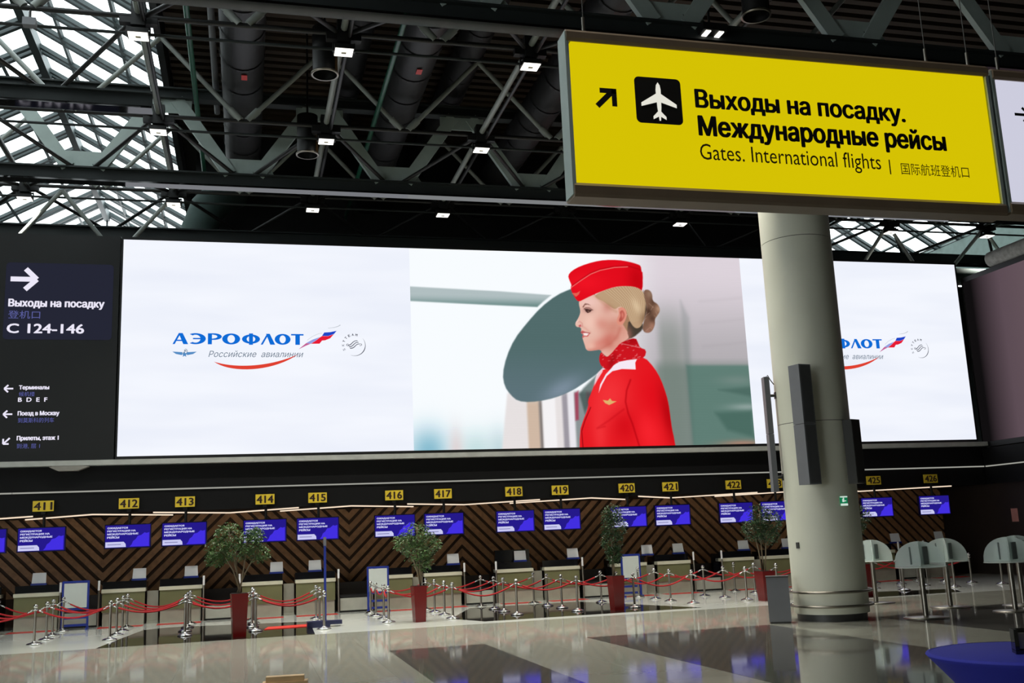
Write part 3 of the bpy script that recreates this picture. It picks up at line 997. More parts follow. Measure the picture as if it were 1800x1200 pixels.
# neck and face
lay(poly_alpha([tuple(PIC['ear'][5]), tuple(PIC['nape'][3]), tuple(PIC['nape'][4]), tuple(PIC['scarf'][1]), tuple(PIC['scarf'][0])], 3), C8(150, 96, 80))
fa = poly_alpha(smooth_poly(PIC['face'], 1), 1.2)
SKIN = C8(232, 186, 170)
lay(fa, SKIN)
fu = {k: (np.array(v).mean(0)) for k, v in PIC.items()}
ex, ey = fu['eye']
exr, eyr = fu['ear']
lx, ly = fu['lip']
blob(ex + 12, ey + 34, 26, 22, C8(246, 208, 192), 0.8, fa)
blob(ex + 40, ey + 38, 24, 20, C8(210, 130, 116), 0.6, fa, 0.3)
blob(exr - 22, eyr + 30, 34, 26, C8(200, 122, 104), 0.65, fa, -0.4)
blob(lx + 42, ly + 28, 46, 16, C8(208, 100, 88), 0.5, fa, -0.45)
blob(lx + 80, ly + 20, 26, 24, C8(190, 84, 72), 0.7, fa, -0.6)
blob(lx + 16, ly + 34, 16, 14, C8(240, 190, 172), 0.8, fa)
blob(exr + 4, eyr + 42, 18, 30, C8(216, 150, 132), 0.7, fa)
blob(exr - 25, eyr + 78, 16, 16, C8(226, 168, 150), 0.6, fa)
blob(ex + 2, ey - 26, 30, 16, C8(244, 206, 200), 0.6, fa)
blob(ex + 62, ey - 14, 16, 22, C8(196, 120, 108), 0.6, fa, 0.5)
# jaw line, the side of the nose, the upper lid
lay(line_alpha(PIC['jaw'], 3, 9) * fa * 0.5, C8(186, 92, 78))
lay(line_alpha(PIC['cheek'], 1.5, 5) * fa * 0.3, C8(196, 110, 98))
lay(line_alpha(PIC['nosew'], 1.0, 3) * fa * 0.45, C8(190, 96, 92))
blob(PIC['nosew'][0][0] - 2, PIC['nosew'][0][1] - 4, 7, 7, C8(252, 222, 214), 0.7, fa)
lay(line_alpha(PIC['lid'], 1.2, 1.6) * fa * 0.8, C8(84, 46, 40))
# eye, brow, nose, mouth
blob(ex, ey - 2, 14, 8, C8(160, 110, 104), 0.6, fa)
lay(poly_alpha(PIC['eye'], 1.2) * 0.95, C8(62, 36, 34))
blob(ex + 2, ey + 1.5, 3.0, 2.2, C8(150, 110, 96), 0.8)
lay(poly_alpha(PIC['brow'], 1.2) * 0.75, C8(112, 66, 56))
lay(poly_alpha(PIC['nostril'], 2.0) * 0.7, C8(178, 40, 56))
lay(poly_alpha(PIC['lip'], 1.2) * 0.9, C8(204, 98, 96))
lay(poly_alpha(PIC['teeth'], 1.0), C8(246, 232, 228))
lay(line_alpha([tuple(PIC['lip'][0]), tuple(PIC['lip'][2]), tuple(PIC['lip'][3])], 0.8, 1.2) * 0.7, C8(130, 34, 44))
# the head behind the ear
lay(poly_alpha([tuple(PIC['ear'][0]), tuple(PIC['hair'][7]), tuple(PIC['nape'][1]), tuple(PIC['nape'][5]), tuple(PIC['ear'][5]), tuple(PIC['ear'][3])], 2.0), C8(168, 128, 98))
# ear
lay(poly_alpha(smooth_poly(PIC['ear'], 2), 1.2), C8(224, 146, 126))
lay(poly_alpha(smooth_poly(PIC['earin'], 2), 2.0) * 0.75, C8(166, 62, 54))
blob(exr + 4, eyr - 4, 4, 10, C8(236, 150, 130), 0.7)
# hair, bun
na = poly_alpha(smooth_poly(PIC['nape'], 1), 2.5)
lay(na, C8(70, 62, 52))
blob(exr + 18, eyr + 52, 12, 22, C8(196, 120, 104), 0.5, na)
ha = poly_alpha(smooth_poly(PIC['hair'], 2), 1.6)
lay(ha, C8(190, 158, 124))
hx, hy = fu['hair']
for k in range(46):
    t = k / 45.0
    x0, y0 = hx - 62 + 118 * t, hy - 60 + 12 * abs(t - 0.6) * 3
    x1, y1 = hx + 6 + 62 * t, hy + 55 - 14 * t
    c_ = (C8(226, 202, 168), C8(150, 116, 84), C8(206, 176, 138))[k % 3]
    lay(line_alpha([(x0, y0), ((x0 + x1) / 2 + 12, (y0 + y1) / 2 - 10), (x1, y1)], 0.7, 1.2) * ha * 0.62, c_)
blob(hx + 34, hy + 6, 12, 26, C8(232, 208, 172), 0.6, ha, -0.4)
blob(hx + 58, hy + 42, 16, 20, C8(120, 88, 64), 0.7, ha)
blob(hx - 52, hy + 10, 20, 10, C8(160, 112, 84), 0.6, ha, 0.5)
lay(line_alpha(PIC['temple'], 3, 7) * 0.5, C8(186, 138, 108))
lay(poly_alpha([tuple(PIC['hair'][7]), tuple(PIC['bun'][0]), tuple(PIC['bun'][13]), tuple(PIC['bun'][11]), tuple(PIC['nape'][2]), tuple(PIC['hair'][9])], 2.5), C8(72, 54, 42))
bu = poly_alpha(smooth_poly(PIC['bun'], 2), 2.0)
lay(bu, C8(126, 92, 74))
bx, by = fu['bun']
for (dx, dy, c_) in ((0, -52, (150, 120, 100)), (10, -28, (92, 66, 52)), (26, -8, (188, 150, 124)), (24, 14, (150, 110, 88)), (4, 22, (86, 58, 46)), (2, 44, (170, 122, 102)), (-6, 0, (70, 48, 38)), (-12, 60, (164, 116, 100))):
    blob(bx + dx, by + dy, 10, 12, C8(*c_), 0.85, bu)
for k in range(14):
    a = k * 0.9
    lay(line_alpha([(bx + 16 * math.cos(a), by + 50 * math.sin(a * 1.7)), (bx + 26 * math.cos(a + 0.6), by + 50 * math.sin(a * 1.7) + 12)], 0.7, 1.2) * bu * 0.4, C8(205, 172, 146))
# scarf and collar
sa_ = poly_alpha(smooth_poly(PIC['scarf'], 1), 1.3)
lay(sa_, C8(206, 22, 32))
sx_, sy_ = fu['scarf']
r3 = np.random.default_rng(3)
for k in range(44):
    a, b = r3.uniform(-55, 60), r3.uniform(-45, 40)
    an = r3.uniform(-0.9, 0.2)
    L = r3.uniform(3, 9)
    lay(line_alpha([(sx_ + a, sy_ + b), (sx_ + a + L * math.cos(an), sy_ + b + L * math.sin(an))], 0.8, 1.2) * sa_ * 0.7, C8(244, 168, 170))
q = np.array(PIC['scarf'])
lay(line_alpha([q[0], (q[0] + q[3]) / 2 + (0, 6), q[4]], 1.0, 1.3) * sa_ * 0.8, C8(246, 190, 190))
blob(sx_ + 40, sy_ - 40, 34, 14, C8(160, 8, 16), 0.7, sa_)
blob(sx_ - 22, sy_ + 18, 8, 24, C8(150, 8, 16), 0.6, sa_, 0.5)
lay(poly_alpha(PIC['collar'], 1.2), C8(246, 234, 244))
lay(poly_alpha(PIC['collar2'], 1.4) * 0.9, C8(244, 216, 224))
# hat
hh = poly_alpha(smooth_poly(PIC['hat'], 1), 1.2)
lay(hh, C8(228, 12, 28))
hp = np.array(PIC['hat'])
blob(hp[:, 0].mean() - 50, hp[:, 1].mean() + 8, 60, 30, C8(246, 24, 40), 0.6, hh)
blob(hp[:, 0].max() - 18, hp[:, 1].mean(), 32, 60, C8(192, 4, 16), 0.8, hh)
lay(line_alpha(PIC['pipe'][:6], 1.1, 1.1) * hh * 0.9, C8(250, 150, 140))
lay(line_alpha([(a, b - 3) for a, b in PIC['pipe']], 1.6, 2.5) * hh * 0.45, C8(150, 0, 10))
lay(poly_alpha(PIC['hbadge'], 1.2) * 0.8, C8(226, 120, 96))
# the faint line structure of the light-emitting modules
rows_ = (np.arange(NV) % 3 == 0)[:, None, None] * 0.018
img = np.clip(img * (1 - rows_ * (img < 0.93)), 0, 1)
linear = np.where(img <= 0.04045, img / 12.92, ((img + 0.055) / 1.055) ** 2.4)

gx = PX0 + (PX1 - PX0) * gu / PW
gz = PZ1 - (PZ1 - PZ0) * gv / PH
verts = np.stack([gx, np.full(gx.shape, SY), gz], -1).reshape(-1, 3)
ids = np.arange(NU * NV).reshape(NV, NU)
quads = np.stack([ids[1:, :-1], ids[1:, 1:], ids[:-1, 1:], ids[:-1, :-1]], -1).reshape(-1, 4)
me = bpy.data.meshes.new('screen_picture')
me.vertices.add(len(verts))
me.vertices.foreach_set('co', verts.ravel())
me.loops.add(quads.size)
me.loops.foreach_set('vertex_index', quads.ravel())
me.polygons.add(len(quads))
me.polygons.foreach_set('loop_start', np.arange(0, quads.size, 4))
me.update(calc_edges=True)
at = me.color_attributes.new('picture', 'FLOAT_COLOR', 'POINT')
rgba = np.ones((NU * NV, 4), np.float32)
rgba[:, :3] = linear.reshape(-1, 3)
at.data.foreach_set('color', rgba.ravel())
me.materials.append(emat('picture_glow', None, 1.0, 'picture'))
link('picture', me, scr)['label'] = 'profile picture of a woman in a red cap and jacket'

# ---- airline lettering, built once and shown on both white panels
BLUEL = emat('logo_blue', (14, 108, 214))
GREYL = emat('logo_grey', (104, 120, 138))
REDL = emat('logo_red', (224, 66, 50))
REDF = emat('flag_red', (232, 28, 54))
BLUEF = emat('flag_blue', (30, 70, 200))
LILAC = emat('flag_lilac', (150, 160, 225))
PINK = emat('flag_pink', (196, 96, 150))
WINGB = emat('wing_blue', (84, 140, 196))
INK = emat('logo_ink', (74, 78, 92))
LY = SY - 0.006


def ring(mb, cx, cz, rx, rz, tx, tz, a0=0.0, a1=360.0, n=40):
    pts = []
    for i in range(n + 1):
        a = math.radians(a0 + (a1 - a0) * i / n)
        pts.append(((cx + rx * math.cos(a), cz + rz * math.sin(a)), (cx + (rx - tx) * math.cos(a), cz + (rz - tz) * math.sin(a))))
    for p, q in zip(pts, pts[1:]):
        mb.flat([p[0], q[0], q[1], p[1]], LY)


def stroke(mb, pts, w0, w1=None, y=None):
    w1 = w0 if w1 is None else w1
    P = [Vector((a, b)) for a, b in pts]
    n = len(P)
    L = []
    for i in range(n):
        d = (P[min(i + 1, n - 1)] - P[max(i - 1, 0)]).normalized()
        nn = Vector((-d.y, d.x))
        w = w0 + (w1 - w0) * i / (n - 1)
        L.append((P[i] + nn * w / 2, P[i] - nn * w / 2))
    for a, b in zip(L, L[1:]):
        mb.flat([tuple(a[0]), tuple(b[0]), tuple(b[1]), tuple(a[1])], LY if y is None else y)


def bez(p0, p1, p2, p3, n=10):
    out = []
    for i in range(n + 1):
        t = i / n
        out.append(tuple((1 - t) ** 3 * a + 3 * (1 - t) ** 2 * t * b + 3 * (1 - t) * t * t * c + t ** 3 * d for a, b, c, d in zip(p0, p1, p2, p3)))
    return out


def airline_name(mb):
    zb, h = 8.93, 0.375

    def X(c):
        return -2.39 + (c - 105) / 1035.0 * 4.23

    def quad(c0, z0, c1, z1, c2, z2, c3, z3):
        mb.flat([(X(c0), zb + h * z0), (X(c1), zb + h * z1), (X(c2), zb + h * z2), (X(c3), zb + h * z3)], LY)
    quad(105, 0, 122, 0, 168, 1, 152, 1)
    quad(188, 0, 226, 0, 182, 1, 150, 1)
    quad(130, 0.28, 200, 0.28, 196, 0.40, 134, 0.40)
    cx, rx = X(282), X(362) - X(282)
    ring(mb, cx, zb + h / 2, rx, h / 2, 0.17, 0.055, -125, 125)
    quad(262, 0.45, 345, 0.45, 345, 0.57, 262, 0.57)
    quad(378, 0, 410, 0, 410, 1, 378, 1)
    ring(mb, X(425), zb + h * 0.7, X(487) - X(425), h * 0.3, 0.145, 0.055, -95, 95)
    quad(405, 0.4, 430, 0.4, 430, 0.52, 405, 0.52)
    quad(405, 0.88, 430, 0.88, 430, 1, 405, 1)
    ring(mb, X(561), zb + h / 2, X(632) - X(561), h / 2, 0.17, 0.055)
    ring(mb, X(718), zb + h / 2, X(790) - X(718), h * 0.42, 0.155, 0.055)
    quad(702, -0.02, 734, -0.02, 734, 1.02, 702, 1.02)
    quad(795, 0, 812, 0, 862, 1, 846, 1)
    quad(872, 0, 912, 0, 868, 1, 838, 1)
    ring(mb, X(972), zb + h / 2, X(1036) - X(972), h / 2, 0.16, 0.055)
    quad(1075, 0, 1112, 0, 1112, 1, 1075, 1)
    quad(1040, 0.86, 1142, 0.86, 1142, 1, 1040, 1)


def FX(x, y):
    return (1.70 + 0.0193 * (500 + x / 11.25 - 526), 8.81 - 0.0199 * (560 + y / 11.25 - 612))


parts = []
mb = MB()
airline_name(mb)
parts.append(('airline_name', mb.mesh('airline_name', BLUEL), 'blue airline lettering'))
parts.append(('subtitle', text_mesh('subtitle', 'Российские  авиалинии', GREYL, -1.25, 1.84, 8.5, 8.72, LY, 0.0, 0.28), 'grey slanted lettering'))
mb = MB()
top_ = bez((-1.07, 8.345), (-0.4, 8.12), (0.7, 8.16), (1.66, 8.6), 18)
bot_ = bez((-1.07, 8.345), (-0.55, 7.95), (0.8, 7.98), (1.66, 8.6), 18)
for a, b, c, d in zip(top_, top_[1:], bot_[1:], bot_):
    mb.flat([a, b, c, d], LY)
parts.append(('swoosh', mb.mesh('swoosh', REDL), 'red curved swoosh'))
mb = MB()
mb.flat([FX(*p) for p in ((740, 338), (785, 270), (900, 262), (1030, 235), (975, 300), (860, 340))], LY - 0.002)
parts.append(('flag_blue', mb.mesh('flag_blue', BLUEF), None))
mb = MB()
mb.flat([FX(*p) for p in ((700, 368), (740, 340), (860, 342), (975, 302), (900, 385), (800, 425), (740, 430))], LY - 0.001)
mb.flat([FX(*p) for p in ((700, 366), (742, 428), (690, 492), (520, 495), (620, 432))], LY - 0.001)
parts.append(('flag_red', mb.mesh('flag_red', REDF), None))
mb = MB()
mb.flat([FX(*p) for p in ((430, 480), (560, 410), (700, 360), (620, 432), (520, 492))], LY - 0.001)
parts.append(('flag_fold', mb.mesh('flag_fold', LILAC), None))
mb = MB()
mb.flat([FX(*p) for p in ((280, 605), (430, 482), (520, 492), (420, 535))], LY - 0.001)
parts.append(('flag_tail', mb.mesh('flag_tail', PINK), None))
mb = MB()
stroke(mb, [FX(*p) for p in ((450, 425), (560, 345), (660, 300), (745, 280))], 0.012)
stroke(mb, [FX(*p) for p in ((860, 185), (980, 170), (1060, 145), (1105, 118))], 0.012, 0.03)
parts.append(('flag_edge', mb.mesh('flag_edge', emat('logo_pale', (190, 196, 204))), None))
mb = MB()
for s in (-1, 1):
    xc = -2.005
    mb.flat([(xc + s * 0.06, 8.66), (xc + s * 0.385, 8.68), (xc + s * 0.27, 8.6), (xc + s * 0.08, 8.56)], LY)
star = []
for i in range(10):
    a = math.radians(90 + 36 * i)
    rr = 0.1 if i % 2 == 0 else 0.045
    star.append((-2.005 + rr * math.cos(a), 8.585 + rr * math.sin(a)))
for i in range(10):
    mb.flat([(-2.005, 8.585), star[i], star[(i + 1) % 10]], LY - 0.001)
parts.append(('wing_emblem', mb.mesh('wing_emblem', WINGB), 'small blue winged emblem'))
mb = MB()
ring(mb, -1.985, 8.69, 0.075, 0.085, 0.018, 0.018, -150, 95, 16)
stroke(mb, [(-2.05, 8.62), (-1.98, 8.72)], 0.02, y=LY - 0.002)
stroke(mb, [(-2.02, 8.735), (-1.95, 8.69)], 0.03, y=LY - 0.002)
parts.append(('emblem_tools', mb.mesh('emblem_tools', emat('emblem_line', (110, 130, 150))), None))
mb = MB()
CX_, CZ_ = 3.55, 8.93
arc = [(CX_ + 0.02 + 0.37 * math.cos(math.radians(a)), CZ_ + 0.37 * math.sin(math.radians(a))) for a in range(-112, 48, 8)]
half = len(arc) // 2
stroke(mb, arc[:half + 1], 0.004, 0.03)
stroke(mb, arc[half:], 0.03, 0.004)
for dx, dz in ((-0.055, 0.055), (0.0, 0.0), (0.055, -0.055)):
    pts = bez((CX_ - 0.17 + dx * 0.6, CZ_ - 0.05 + dz), (CX_ - 0.02 + dx, CZ_ - 0.08 + dz), (CX_ + 0.0 + dx, CZ_ + 0.13 + dz), (CX_ + 0.16 + dx * 0.6, CZ_ + 0.1 + dz), 12)
    stroke(mb, pts, 0.03, 0.022)
ring(mb, CX_ - 0.21, CZ_ + 0.01, 0.055, 0.04, 0.016, 0.016, 60, 330, 14)
ring(mb, CX_ + 0.22, CZ_ + 0.02, 0.055, 0.04, 0.016, 0.016, -130, 120, 14)
parts.append(('alliance_swirl', mb.mesh('alliance_swirl', INK), 'grey swirl in an open ring'))
for ch, a in zip('SKYTEAM', (205, 180, 158, 137, 116, 96, 76)):
    me_ = text_mesh('ring_letter', ch, INK if ch not in 'SK' else emat('logo_ink_pale', (150, 154, 166)), -0.033, 0.033, -0.04, 0.04, 0.0, 0.05)
    ang = math.radians(a - 90)
    n_ = len(me_.vertices)
    co = np.zeros(n_ * 3)
    me_.vertices.foreach_get('co', co)
    co = co.reshape(-1, 3)
    x_ = co[:, 0] * math.cos(ang) - co[:, 2] * math.sin(ang) + CX_ + 0.37 * math.cos(math.radians(a))
    z_ = co[:, 0] * math.sin(ang) + co[:, 2] * math.cos(ang) + CZ_ + 0.37 * math.sin(math.radians(a))
    me_.vertices.foreach_set('co', np.stack([x_, np.full(n_, LY), z_], -1).ravel())
    me_.update()
    parts.append(('ring_letter', me_, None))
for dx in (0.0, 22.48):
    for nm, me_, lb in parts:
        ob = link(nm, me_, scr, (dx, 0, 0))
        if lb:
            ob['label'] = lb


# ================================================================== DIRECTION BOARD left of the screen
brd = thing('direction_board', 'black direction board with white arrows and lettering left of the big screen', 'sign board', (0, 0, 0))
MB().box(-14, -4.1, SY + 0.005, SY + 0.45, 5.16, 12.56).build('board', mat('black_board', (15, 17, 17), 0.55, var=0.15, scale=0.5), brd)
NAVY = emat('navy_tile_glow', (42, 44, 60), 0.8)


def rounded(x0, x1, z0, z1, r, n=5):
    pts = []
    for cx, cz, a in ((x1 - r, z1 - r, 0), (x0 + r, z1 - r, 90), (x0 + r, z0 + r, 180), (x1 - r, z0 + r, 270)):
        for i in range(n + 1):
            t = math.radians(a + 90 * i / n)
            pts.append((cx + r * math.cos(t), cz + r * math.sin(t)))
    return pts


MB().flat(rounded(-7.52, -4.28, 9.05, 11.58, 0.12), SY).build('lit_tile', NAVY, brd)['label'] = 'faintly lit navy tile'
LAV = emat('sign_white_glow', (236, 232, 248))
DIMB = emat('sign_dim_blue', (92, 96, 160))
BY = SY - 0.006


def arrow(mb, cx, cz, L, ang, w, y, head=0.62):
    """simple line arrow pointing along ang (degrees)"""
    a = math.radians(ang)
    d = Vector((math.cos(a), math.sin(a)))
    tip = Vector((cx, cz)) + d * L / 2
    tail = Vector((cx, cz)) - d * L / 2
    stroke(mb, [tuple(tail), tuple(tip - d * w * 0.6)], w, y=y)
    for s in (-1, 1):
        b = a + s * math.radians(135)
        e = Vector((math.cos(b), math.sin(b)))
        stroke(mb, [tuple(tip - e * w * 0.0), tuple(tip + e * L * head)], w, y=y - 0.001)
    return mb


arrow(MB(), -6.985, 11.03, 0.78, 0, 0.16, BY).build('arrow', LAV, brd)
arrow(MB(), -7.26, 7.47, 0.26, 180, 0.05, BY).build('arrow', LAV, brd)
arrow(MB(), -7.25, 6.66, 0.26, 180, 0.05, BY).build('arrow', LAV, brd)
arrow(MB(), -7.25, 5.82, 0.26, 225, 0.05, BY).build('arrow', LAV, brd)
for body, mt, x0, x1, z0, z1, bold in (
        ('Выходы на посадку', LAV, -7.39, -4.54, 10.06, 10.37, 0.05),
        ('登机口', DIMB, -7.39, -6.45, 9.73, 9.99, 0.0),
        ('C 124-146', LAV, -7.4, -5.13, 9.26, 9.56, 0.05),
        ('Терминалы', LAV, -6.96, -6.09, 7.41, 7.57, 0.05),
        ('候机楼', DIMB, -6.96, -6.5, 7.22, 7.37, 0.0),
        ('B  D  E  F', LAV, -6.97, -6.13, 7.05, 7.18, 0.05),
        ('Поезд в Москву', LAV, -6.96, -5.76, 6.58, 6.75, 0.05),
        ('到莫斯科的列车', DIMB, -6.95, -5.9, 6.38, 6.54, 0.0),
        ('Прилеты, этаж 1', LAV, -6.95, -5.75, 5.8, 5.97, 0.05),
        ('到港, 层 1', DIMB, -6.95, -6.28, 5.57, 5.73, 0.0)):
    link('lettering', text_mesh('lettering', body, mt, x0, x1, z0, z1, BY, bold), brd)

# ================================================================== second screen on the right-hand return
t = thing('side_screen', 'dim mauve screen receding at the right edge of the photo', 'screen', (28.4, 0, 0))
MB().box(0.05, 0.5, 24.0, 34.7, 4.95, 11.9).build('casing', BLACK, t)


def mauve():
    mt = bpy.data.materials.new('mauve_screen_glow')
    mt.use_nodes = True
    nt = mt.node_tree
    nt.nodes.clear()
    out = nt.nodes.new('ShaderNodeOutputMaterial')
    em = nt.nodes.new('ShaderNodeEmission')
    tc = nt.nodes.new('ShaderNodeTexCoord')
    sp = nt.nodes.new('ShaderNodeSeparateXYZ')
    rp = nt.nodes.new('ShaderNodeValToRGB')
    mr = nt.nodes.new('ShaderNodeMapRange')
    mr.inputs['From Min'].default_value = 34.7
    mr.inputs['From Max'].default_value = 28.0
    rp.color_ramp.elements[0].color = srgb(16, 14, 15)
    rp.color_ramp.elements[0].position = 0.08
    rp.color_ramp.elements[1].color = srgb(92, 76, 84)
    rp.color_ramp.elements[1].position = 0.32
    e = rp.color_ramp.elements.new(0.8)
    e.color = srgb(110, 92, 98)
    nt.links.new(tc.outputs['Object'], sp.inputs[0])
    nt.links.new(sp.outputs['Y'], mr.inputs['Value'])
    nt.links.new(mr.outputs[0], rp.inputs['Fac'])
    nt.links.new(rp.outputs['Color'], em.inputs[0])
    nt.links.new(em.outputs[0], out.inputs[0])
    return mt


MB().add([(0.04, 34.6, 5.15), (0.04, 24.1, 5.15), (0.04, 24.1, 11.7), (0.04, 34.6, 11.7)], [(0, 1, 2, 3)]).build('display', mauve(), t)
tag(MB().tube((28.6, 33.0, 12.24), (28.6, 24.0, 12.24), 0.32, 14).build('duct_section', mat('rough_grey_insulation', (142, 142, 136), 0.9, var=0.3, scale=6, bump=0.8)),
    'rough grey insulated pipe lying along the top of the mauve screen', 'pipe')
tag(MB().tube((28.0, 35.6, 12.3), (31.0, 35.6, 12.3), 0.3, 14).build('duct_section', DUCTG), 'smooth green grey pipe at the top corner between both screens', 'pipe')

# ================================================================== HANGING SIGNS near the viewer
BRONZE = mat('brown_anodised_rail', (122, 106, 88), 0.35, 0.2)
YELLOW = emat('backlit_yellow', (218, 198, 4), 0.95)
WHITEP = emat('backlit_white', (214, 214, 232), 0.9)
SIGNK = mat('sign_black_film', (14, 12, 10), 0.5)
SIGNB = mat('sign_olive_film', (66, 56, 10), 0.5)
SIGNW = emat('sign_white_film', (240, 238, 225), 0.9)


def hanging_sign(name, label, x0, x1, y, z0, z1, face):
    t = thing(name, label, 'sign', (0, 0, 0))
    MB().box(x0 + 0.05, x1 - 0.05, y, y + 0.16, z0 + 0.1, z1 - 0.09).build('light_box', face, t)
    for za, zb, nm in ((z1 - 0.1, z1, 'top_rail'), (z0, z0 + 0.115, 'bottom_rail')):
        prof = [(y - 0.012, za), (y - 0.03, za + 0.02), (y - 0.03, zb - 0.03), (y + 0.0, zb), (y + 0.16, zb), (y + 0.19, zb - 0.03), (y + 0.19, za + 0.02), (y + 0.17, za)]
        n = len(prof)
        v = [(x0 + 0.01, a, b) for a, b in prof] + [(x1 - 0.01, a, b) for a, b in prof]
        f = [tuple(range(n)), tuple(range(n, 2 * n))[::-1]] + [(i, n + i, n + (i + 1) % n, (i + 1) % n) for i in range(n)]
        MB().add(v, f).build(nm, BRONZE, t)
    for x in (x0, x1 - 0.03):
        MB().box(x, x + 0.03, y - 0.012, y + 0.17, z0 + 0.02, z1 - 0.02).build('end_cap', PALE, t)
    for fx in (0.05, 0.86, 0.97):
        xc = x0 + (x1 - x0) * fx
        cb = MB().tube((xc, y + 0.08, z1), (xc, y + 0.08, 18.0), 0.005, 6).build('cable', DKGREY, t)
        MB().tube((xc, y + 0.08, z1 + 0.02), (xc, y + 0.08, z1 + 0.16), 0.014, 8).build('turnbuckle', STEEL, cb)
    return t


ys = hanging_sign('hanging_sign', 'yellow backlit hanging sign with a plane pictogram and black lettering', 2.385, 6.285, 7.0, 4.72, 6.1, YELLOW)
FY = 6.994
for body, mt, x0, x1, z0, z1, bold in (
        ('Выходы на посадку.', SIGNK, 3.465, 5.385, 5.475, 5.672, 0.045),
        ('Международные рейсы', SIGNK, 3.475, 5.755, 5.236, 5.452, 0.045),
        ('Gates. International flights', SIGNB, 3.465, 5.10, 5.035, 5.212, 0.0),
        ('国际航班登机口', SIGNB, 5.29, 5.955, 5.045, 5.15, 0.0)):
    link('lettering', text_mesh('lettering', body, mt, x0, x1, z0, z1, FY, bold), ys)
MB().flat([(5.178, 5.04), (5.19, 5.04), (5.19, 5.17), (5.178, 5.17)], FY).build('divider', SIGNB, ys)
MB().flat(rounded(2.945, 3.34, 5.355, 5.745, 0.04), FY).build('pictogram_square', SIGNK, ys)['label'] = 'black rounded square'
PYY = FY - 0.003
mb = MB()
pc, pz = 3.143, 5.55
for s in (-1, 1):
    mb.flat([(pc + s * 0.018, pz + 0.06), (pc + s * 0.15, pz - 0.025), (pc + s * 0.15, pz - 0.055), (pc + s * 0.018, pz - 0.015)], PYY)
    mb.flat([(pc + s * 0.012, pz - 0.09), (pc + s * 0.055, pz - 0.135), (pc + s * 0.055, pz - 0.16), (pc + s * 0.008, pz - 0.135)], PYY)
mb.flat([(pc - 0.006, pz - 0.17), (pc + 0.006, pz - 0.17), (pc + 0.017, pz - 0.06), (pc + 0.022, pz + 0.09), (pc + 0.016, pz + 0.13), (pc, pz + 0.155), (pc - 0.016, pz + 0.13), (pc - 0.022, pz + 0.09), (pc - 0.017, pz - 0.06)], PYY - 0.001)
mb.build('plane_pictogram', SIGNW, ys)['label'] = 'white aeroplane pictogram'
mb = MB()
stroke(mb, [(2.625, 5.47), (2.765, 5.61)], 0.045, y=FY)
stroke(mb, [(2.65, 5.603), (2.79, 5.603)], 0.042, y=FY - 0.001)
stroke(mb, [(2.769, 5.615), (2.769, 5.475)], 0.042, y=FY - 0.001)
mb.build('arrow', SIGNK, ys)
wsn = hanging_sign('hanging_sign', 'white backlit hanging sign cut off by the right edge of the photo', 6.315, 9.6, 7.0, 4.74, 6.08, WHITEP)
arrow(MB(), 6.585, 5.665, 0.15, 0, 0.026, FY).build('arrow', SIGNK, wsn)
arrow(MB(), 6.66, 5.13, 0.15, 0, 0.026, FY).build('arrow', SIGNK, wsn)

# ================================================================== CHECK-IN COUNTERS
DESKS = [(410, -7.85), (411, -6.16), (412, -3.63), (413, -1.92), (414, 0.6), (415, 2.31), (416, 4.88), (417, 6.57), (418, 9.1), (419, 10.8),
         (420, 13.32), (421, 15.02), (422, 17.55), (423, 19.25), (424, 21.8), (425, 23.5), (426, 26.05)]
NUMY = mat('number_plate_yellow', (226, 196, 50), 0.5, var=0.04)
NUMK = mat('number_ink', (40, 16, 14), 0.5)
MONB = emat('monitor_indigo', (40, 28, 148), 0.85)
MONF = mat('monitor_bezel', (16, 14, 60), 0.3)
MONS = emat('monitor_bright_blue', (70, 50, 235), 0.9)
MONW = emat('monitor_white', (205, 205, 245), 0.95)
MONT = emat('monitor_grey_text', (120, 120, 175), 0.95)
MW, MH = 1.4, 0.76
mon0 = link('counter_monitor', None)
MB().box(-MW / 2, MW / 2, 0.0, 0.09, -MH / 2, MH / 2).build('bezel', MONF, mon0)
disp = MB().flat([(-MW / 2 + 0.03, -MH / 2 + 0.03), (MW / 2 - 0.03, -MH / 2 + 0.03), (MW / 2 - 0.03, MH / 2 - 0.03), (-MW / 2 + 0.03, MH / 2 - 0.03)], -0.003).build('display', MONB, mon0)
MB().flat([(0.06, -0.33), (0.64, -0.33), (0.64, 0.1), (0.56, 0.08), (0.5, 0.1), (0.4, 0.02), (0.3, 0.0), (0.24, -0.1), (0.16, -0.16), (0.12, -0.26)], -0.006).build('map_shape', MONS, disp)
MB().flat([(-0.66, -0.335), (-0.05, -0.335), (-0.06, -0.24), (-0.12, -0.17), (-0.66, -0.17)], -0.006).build('caption_box', MONW, disp)
MB().flat([(-0.6, -0.262), (-0.2, -0.262), (-0.2, -0.24), (-0.6, -0.24)], -0.009).build('caption_line', MONT, disp)
for i, (tx, w) in enumerate((('ОЖИДАЕТСЯ', 0.6), ('РЕГИСТРАЦИЯ НА', 0.84), ('МЕЖДУНАРОДНЫЕ', 0.92), ('РЕЙСЫ', 0.35))):
    z1 = 0.29 - i * 0.095
    link('lettering', text_mesh('lettering', tx, MONW, -0.61, -0.61 + w, z1 - 0.062, z1 + (0.012 if i == 3 else 0), -0.009, 0.09), disp)
MB().tube((0.03, 0.13, -MH / 2 + 0.2), (0.03, 0.13, 0.745), 0.045, 8).box(-0.2, 0.26, 0.09, 0.12, -0.15, 0.15).build('pole', BLACK, mon0)

